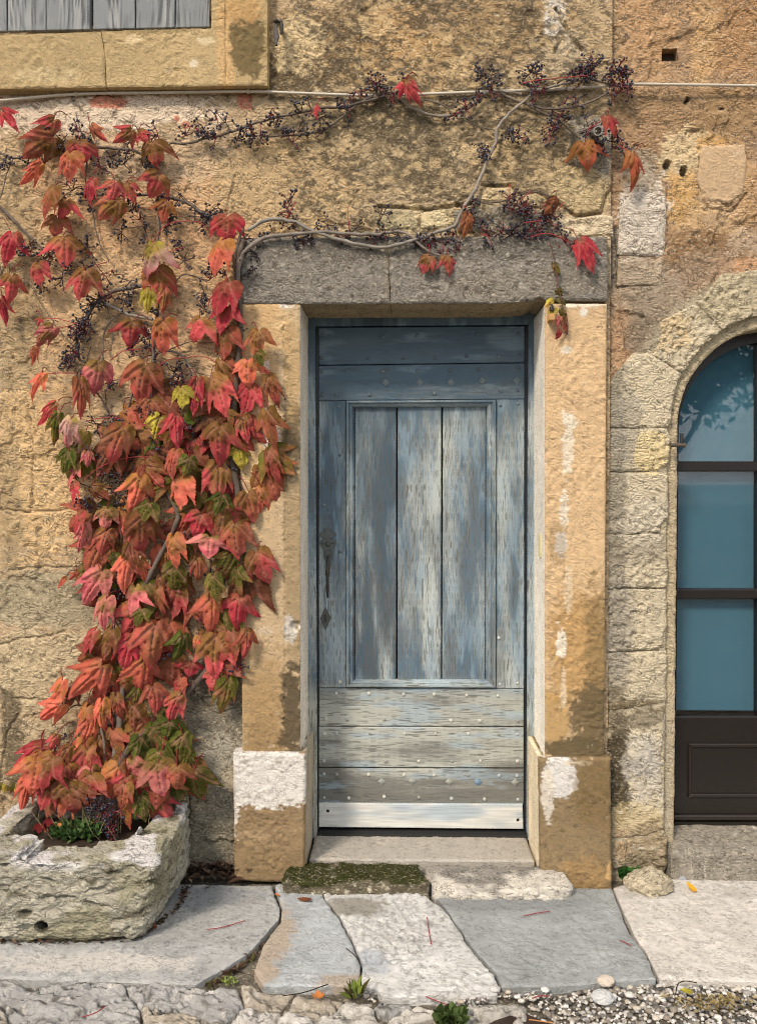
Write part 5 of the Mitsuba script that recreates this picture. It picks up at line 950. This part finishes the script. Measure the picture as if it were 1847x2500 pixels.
along(zB([(360, 460), (400, 470), (530, 390)]), 4, 6, red=.8); along(zB([(800, 500), (800, 550), (760, 570)]), 4, 8, red=.6); along(zB([(590, 580), (630, 580)]), 2, 5, red=.7); along(zB([(490, 630), (500, 660)]), 2, 5, red=.4)
along(zB([(930, 560), (1000, 600), (1040, 600), (1050, 630)]), 6, 7, red=.8, n=7); along(zB([(870, 440), (840, 420)]), 2, 5, red=.2, n=3)
along(zB([(70, 950), (50, 1000), (150, 1020), (230, 1030), (350, 990), (380, 1040)]), 10, 8, red=.4, n=6); along(zB([(450, 890), (500, 920), (480, 980), (560, 1000)]), 6, 9, red=.5)
along(zB([(590, 850), (620, 890), (690, 900), (650, 940), (700, 970), (720, 990), (600, 990)]), 11, 9, red=.65, n=7); along(zB([(760, 890), (790, 900), (780, 1010), (820, 1040)]), 6, 7, red=.7)
along(zA([(1140, 1050), (1180, 1030), (1290, 990), (1300, 1080), (1400, 1000), (1550, 990), (1620, 1010)]), 10, 9, red=.5, n=5); along(zA([(1250, 880), (1270, 940)]), 3, 8, red=.4, n=4); along(zA([(1050, 1170), (1090, 1180), (1110, 1100)]), 3, 6, red=.3); along(zA([(910, 930), (980, 915)]), 3, 8, red=.2)
along(zE([(380, 290), (470, 300), (430, 380), (500, 400), (490, 340)]), 9, 10, red=.95, n=8, Y=-.17)
for p, q in [((693, 100), (693, 40)), ]: pass
tw = [zB([(595, 850), (600, 820), (598, 785)]), zB([(635, 865), (665, 835), (688, 812)]), zB([(475, 995), (505, 1005), (528, 1045)]), zB([(690, 1010), (740, 994), (790, 1000), (860, 1034)]), zB([(660, 948), (700, 942), (735, 938)]), zB([(800, 900), (815, 880), (830, 860)]), zA([(1525, 1010), (1520, 960), (1516, 900)]), zA([(1250, 950), (1290, 880)]), zB([(930, 550), (985, 515)]), zB([(1060, 618), (1105, 640)]), zB([(650, 355), (720, 340), (930, 320)]),
      zA([(665, 1060), (720, 985), (800, 965), (870, 970), (908, 1000)]), zA([(712, 1150), (740, 1100), (800, 1080)]), zC([(620, 640), (690, 590), (790, 580)]), zC([(870, 690), (940, 640), (1020, 628), (1130, 618), (1210, 650)]), zC([(245, 720), (320, 712), (430, 714)]), zC([(250, 405), (330, 410), (440, 440)]), zC([(310, 462), (360, 455), (410, 440)]), zC([(480, 985), (560, 965), (660, 965)]), zC([(460, 1320), (560, 1240), (700, 1190), (850, 1180)]), zC([(500, 160), (540, 110), (600, 90)]), zD([(690, 770), (730, 762), (780, 770)]), zE([(390, 300), (440, 330), (500, 350)]), zE([(600, 190), (560, 220), (510, 270)])]
for k in range(26):
    x, y = r.uniform(170, 640), r.uniform(900, 1800)
    if mass.contains(Point(x, y)): cluster(x, y, 1.0, .6, 6, -.012)
for k, t in enumerate(tw):
    ys = -.03 if t[0][1] < 1800 else -.15
    v, f = tube(smoothline([at(*p, ys - .02 * math.sin(math.pi * i / (len(t) - 1))) for i, p in enumerate(t)], 6), .0017, 6); obj('red_stalk', (v, f), 'matte', cr, color=lin(186, 56, 60), smooth=True)

# ---------------------------------------------------------------- small plants, litter, fallen leaves
def tuft(name, o, n, hgt, wid, cols, label, cat, spread, lw=.35, up=.8, seed=1):
    rr = np.random.default_rng(seed); vs, fs, cs, k = [], [], [], 0
    for _ in range(n):
        a = rr.uniform(0, 6.283); q = rr.random() ** .6; b = o + np.array([math.cos(a) * spread[0] * q, math.sin(a) * spread[1] * q, 0])
        L = hgt * rr.uniform(.5, 1.1); d = np.array([math.cos(a) * (1 - up) * 1.6, math.sin(a) * (1 - up) * 1.6, up]) + rr.normal(0, .3, 3); d /= np.linalg.norm(d)
        s = np.cross(d, rr.normal(0, 1, 3)); s /= np.linalg.norm(s); b = b + [0, 0, rr.uniform(0, hgt * .8)]
        w = L * lw; nrm = np.cross(s, d)
        P = [b, b + d * L * .45 + s * w + nrm * w * .25, b + d * L * .55, b + d * L * .45 - s * w + nrm * w * .25, b + d * L - nrm * w * .4]
        vs.append(P); fs.append(np.array([[0, 1, 2], [0, 2, 3], [1, 4, 2], [2, 4, 3]]) + k); k += 5
        c = lin(*cols[rr.integers(len(cols))], .95) * rr.uniform(.7, 1.15); cs.append(np.tile(c, (5, 1)))
    return tag(obj(name, (np.vstack(vs), np.vstack(fs)), 'blade', color=np.vstack(cs), smooth=True), label, cat)
GR = [(60, 96, 40), (80, 112, 56), (44, 78, 34), (104, 130, 74)]
tuft('herb', np.array([at(190, 2030, -.17)[0], -.17, .225]), 620, .034, .01, GR, 'small green leafy plant growing in the stone trough under the creeper', 'plant', (.085, .05), .3, .7, 2)
o = gat(1545, 2152); tuft('weed', np.array([o[0], o[1] + .02, 0]), 420, .026, .01, [(44, 96, 34), (60, 116, 44), (34, 74, 28)], 'bright green weed at the wall foot between the orange jamb and the arched doorway', 'weed', (.036, .022), .36, .6, 3)
o = gat(1100, 2492); tuft('weed', np.array([o[0], o[1], -.01]), 200, .032, .01, [(66, 88, 40), (84, 106, 54), (52, 70, 32)], 'round-leaved green weed at the bottom edge between the rough stones', 'weed', (.030, .022), .42, .45, 4)
o = gat(868, 2440); tuft('weed', np.array([o[0], o[1] + .01, -.02]), 26, .046, .01, [(120, 140, 48), (98, 116, 40), (90, 84, 44), (70, 62, 40)], 'yellow-green seedling in the joint below the white flagstone', 'weed', (.02, .022), .2, .7, 5)
o = gat(560, 2385); tuft('weed', np.array([o[0], o[1], -.02]), 60, .012, .01, [(128, 150, 60), (150, 168, 80)], 'tiny pale green moss cushion at the lower end of the big crack', 'moss', (.018, .01), .4, .5, 6)
def grassb(o, n, h, cols, seed):
    rr = np.random.default_rng(seed); parts, cs = [], []
    for _ in range(n):
        b = o + np.array([rr.normal(0, .07), rr.normal(0, .03), 0]); e = b + np.array([rr.normal(0, .05), rr.normal(-.02, .03), h * rr.uniform(.5, 1.2)])
        v, f = tube(smoothline([b, (b + e) / 2 + rr.normal(0, .008, 3), e], 3), np.linspace(.0011, .0004, 7), 4); parts.append((v, f)); cs.append(np.tile(lin(*cols[rr.integers(len(cols))]), (len(v), 1)))
    return join(parts), np.vstack(cs)
m, c = grassb(np.array([at(220, 2000, -.14)[0], -.14, .215]), 46, .11, [(190, 176, 130), (150, 130, 90), (120, 110, 60)], 8)
tag(obj('dry_grass', m, 'matte', color=c), 'dry straw-coloured grass stalks standing in the stone trough', 'dry grass', None, 'stuff')
def litter(place, n, L, cols, seed, name, label, lw=.17, kind='stuff', cat='dead leaves', z=.004):
    rr = np.random.default_rng(seed); vs, fs, cs, k = [], [], [], 0
    for _ in range(n):
        p = place(rr); a = rr.uniform(0, 6.283); l = rr.uniform(*L); d = np.array([math.cos(a), math.sin(a), rr.normal(0, .25)]); s = np.array([-d[1], d[0], rr.normal(0, .3)]); w = l * lw * rr.uniform(.6, 1.4)
        b = np.array(p) - d * l / 2; b[2] = max(b[2], z)
        P = np.array([b, b + d * l * .5 + s * w + [0, 0, .004], b + d * l * .5 - [0, 0, .001], b + d * l * .5 - s * w + [0, 0, .004], b + d * l + [0, 0, rr.uniform(-.002, .006)]]); P[:, 2] = np.maximum(P[:, 2], z - .003)
        vs.append(P); fs.append(np.array([[0, 1, 2], [0, 2, 3], [1, 4, 2], [2, 4, 3]]) + k); k += 5; cs.append(np.tile(lin(*cols[rr.integers(len(cols))], .9) * rr.uniform(.7, 1.15), (5, 1)))
    return tag(obj(name, (np.vstack(vs), np.vstack(fs)), 'blade', color=np.vstack(cs), smooth=True), label, cat, None, kind)
DL = [(84, 66, 54), (110, 90, 76), (64, 50, 42), (140, 120, 100), (96, 70, 56)]
pc = gat(545, 2135)
litter(lambda q: (pc[0] - .02 + q.normal(0, .06), min(pc[1] + q.normal(0, .026), .01), abs(q.normal(0, .018)) + .006), 420, (.025, .06), DL, 9, 'leaf_litter', 'heap of narrow dry brown leaves between the trough and the left door plinth')
ed = LineString([(TX1 - .02, -.01), (TX1 - .01, -.25), (TX1 - .075, -.43), (-1.1, -.465), (-1.5, -.465)])
def ple(q): p = ed.interpolate(q.random(), normalized=True); return p.x + q.normal(.004, .008), p.y + q.normal(-.004, .008), .004
litter(ple, 230, (.008, .026), DL + [(70, 66, 40), (60, 60, 36)], 10, 'leaf_litter', 'thin line of dark dry bits along the foot of the stone trough')
ct = LineString(gpoly(zE([(900, 1060), (1010, 1000), (1090, 940), (1140, 880)])))
def pct(q): p = ct.interpolate(q.random(), normalized=True); return p.x + q.normal(0, .008), p.y + q.normal(0, .006), -.02
litter(pct, 110, (.012, .05), DL + [(96, 100, 50), (120, 112, 70)], 11, 'leaf_litter', 'brown grassy debris filling the crack beside the big left flagstone', .1, z=-.022)
gp2 = gat(1745, 2450)
litter(lambda q: (gp2[0] + q.normal(0, .06), gp2[1] + q.normal(0, .018), .0), 110, (.01, .03), [(150, 130, 80), (110, 96, 50), (170, 150, 100)], 12, 'leaf_litter', 'tan dry bits scattered over the gravel at the lower right', z=-.006)
def fallen_leaf(x, y, L, a, sch, label, z=.004, kind=0, cup=.5, lift=0):
    pts, f, vd, edge = TPL[kind]; pts = pts * ([.62, 1] if kind == 6 else [1, 1]); o = gat(x, y); q = np.c_[pts * 3, np.full(len(pts), x)]
    X, Y = (pts[:, 0]) * L, (pts[:, 1] - .5) * L
    h = cup * L * (pts[:, 0] ** 2 + .4 * (pts[:, 1] - .5) ** 2) + .14 * L * (meshkit.fbm(q, 2, 3) - .3) + lift * np.maximum(pts[:, 1], 0) * L
    P = np.c_[o[0] + X * math.cos(a) - Y * math.sin(a), o[1] + X * math.sin(a) + Y * math.cos(a), np.maximum(o[2] + z + h, .002 + o[2])]
    a0, m0, e0 = (lin(*c, .9) for c in SCH[sch]); tt = np.clip(pts[:, 1] + (meshkit.fbm(q, 2, 9) - .5), 0, 1)[:, None]
    return tag(obj('fallen_leaf', (P, f), 'blade', color=(a0 * (1 - tt) + m0 * tt) * (.8 + .4 * meshkit.fbm(q * 4, 2, 2))[:, None], smooth=True), label, 'leaf')
SCH['Y'] = ((226, 160, 20), (236, 172, 24), (220, 150, 20)); SCH['n'] = ((120, 70, 46), (150, 88, 60), (120, 70, 46)); SCH['O'] = ((200, 110, 44), (214, 128, 60), (200, 110, 44))
fallen_leaf(1686, 2176, .040, .5, 'Y', 'bright yellow fallen leaf on the pale flagstone by the arched doorway', kind=6, lift=.5)
fallen_leaf(742, 2200, .05, 1.4, 'n', 'brown fallen leaf under the front of the mossy step stone', kind=6, cup=.2)
fallen_leaf(676, 2188, .024, .6, 'O', 'small orange-brown leaf in the crack left of the mossy step stone', kind=6)
fallen_leaf(776, 2436, .03, .2, 'O', 'small curled orange leaf on the rough stones at the bottom', kind=1, lift=.15)
fallen_leaf(378, 2268, .022, .4, 'n', 'small rust-brown leaf at the right front corner of the trough', kind=6, lift=.4)
fallen_leaf(532, 2106, .034, 2.4, 'n', 'rusty curled leaf on top of the dry leaf heap', kind=2, z=.03, lift=.5)
fallen_leaf(1672, 2424, .04, .7, 'y', 'pale yellow blade-like leaf at the edge of the gravel', kind=6, cup=.8)
def trough_leaf(x, y, L, s, label, lift): 
    p = at(x, y, -.19); pts, f, vd, edge = TPL[1]; h = .5 * L * pts[:, 0] ** 2; P = np.c_[p[0] + pts[:, 0] * L, p[1] - h - pts[:, 1] * L * .4, p[2] - pts[:, 1] * L * .8]; a0, m0, e0 = (lin(*c, .9) for c in SCH[s]); t = np.clip(pts[:, 1], 0, 1)[:, None]
    tag(obj('fallen_leaf', (P, f), 'blade', color=a0 * (1 - t) + m0 * t, smooth=True), label, 'leaf')
SCH['D'] = ((110, 30, 32), (126, 36, 40), (110, 30, 30))
trough_leaf(98, 2012, .035, 'D', 'dark red fallen leaf leaning in the left corner of the trough', .3); trough_leaf(120, 2000, .03, 'D', 'dark red fallen leaf in the trough, right of its neighbour', .3); trough_leaf(112, 2022, .018, 'n', 'rusty fallen leaf on the trough soil beside the dark red ones', .3); trough_leaf(146, 2010, .014, 'O', 'small orange leaf on the trough soil next to the green plant', .3)
stk = [([(505, 2270), (545, 2264), (598, 2248)], 'red leaf stalk on the big left flagstone near the trough'), ([(1042, 2240), (1046, 2272), (1052, 2306)], 'thin bent red stalk on the white flagstone'), ([(1278, 2237), (1310, 2230), (1342, 2225)], 'red stalk on the blue-grey flagstone close to the step stone'), ([(1512, 2296), (1526, 2302), (1540, 2310)], 'short red stalk on the blue-grey flagstone near its right edge'), ([(1039, 2434), (1075, 2448), (1110, 2460)], 'red stalk lying across the front edge below the white flagstone'), ([(1298, 2438), (1320, 2432), (1338, 2433)], 'red stalk among the loose pebbles at the front edge'), ([(200, 2484), (232, 2474), (256, 2458)], 'dark red stalk on the rough stones at the bottom left'), ([(1290, 2490), (1320, 2494), (1350, 2498)], 'orange stalk at the bottom edge beside the rusty plate')]
for k, (p, l) in enumerate(stk):
    z = .007 if k < 4 else .008
    tag(obj('stalk', tube(smoothline([gat(x, y, z) for x, y in p], 5), 0.0016, 6), 'matte', color=lin(*((196, 128, 70) if k == 7 else (164, 62, 66))), smooth=True), l, 'stalk')
bt = [([(690, 2432), (740, 2424), (800, 2404)], 'dark thin twig across the rough stones below the middle flagstones'), ([(1648, 2430), (1654, 2404), (1672, 2396), (1700, 2400)], 'dark wiry stem curving at the joint of the two right flagstones'), ([(845, 2316), (868, 2336), (880, 2358)], 'short black twig in the joint beside the white flagstone'), ([(500, 2170), (520, 2160), (545, 2154)], 'thin dark twig on the flagstone in front of the dry leaf heap')]
for p, l in bt: tag(obj('twig', tube(smoothline([gat(x, y, .008) for x, y in p], 6), .0016, 5), 'matte', color=lin(52, 44, 38), smooth=True), l, 'twig')

# ---------------------------------------------------------------- the tree across the street, seen only in the upper glass pane
tree = thing('tree', 'leafy dark tree across the street, reflected in the top pane of the arched door', 'tree')
obj('trunk', tube(smoothline([(4.0, -9.6, -.03), (4.05, -9.6, .9), (3.95, -9.6, 1.8), (4.1, -9.5, 3.2)], 6), np.linspace(.16, .07, 19), 9), 'matte', tree, color=lin(84, 74, 64), smooth=True)
for e in ((3.2, -9.4, 3.2), (5.0, -9.8, 3.4), (4.3, -9.0, 3.6)): obj('limb', tube(smoothline([(3.98, -9.6, 1.7), ((3.98 + e[0]) / 2, -9.55, 2.3), e], 5), np.linspace(.06, .02, 11), 7), 'matte', tree, color=lin(84, 74, 64), smooth=True)
rr = np.random.default_rng(17); vs, fs, k = [], [], 0
cen = np.array([[4.0, -9.6, 3.5], [3.3, -9.4, 3.2], [4.9, -9.7, 3.4], [4.5, -9.2, 4.2], [3.6, -9.7, 4.3], [5.2, -9.6, 4.0], [4.3, -9.4, 2.95]])
for _ in range(3400):
    c = cen[rr.integers(len(cen))] + rr.normal(0, .36, 3) * [1, .8, .7]; u = rr.normal(0, 1, 3); u /= np.linalg.norm(u); w = np.cross(u, rr.normal(0, 1, 3)); w /= np.linalg.norm(w); s = rr.uniform(.08, .15)
    vs.append([c - u * s, c + w * s * .45, c + u * s, c - w * s * .45]); fs.append(np.array([[0, 1, 2], [0, 2, 3]]) + k); k += 4
v = np.vstack(vs); obj('crown', (v, np.vstack(fs)), 'blade', tree, color=lin(58, 78, 30) * (.6 + .8 * rr.random((len(v), 1))))
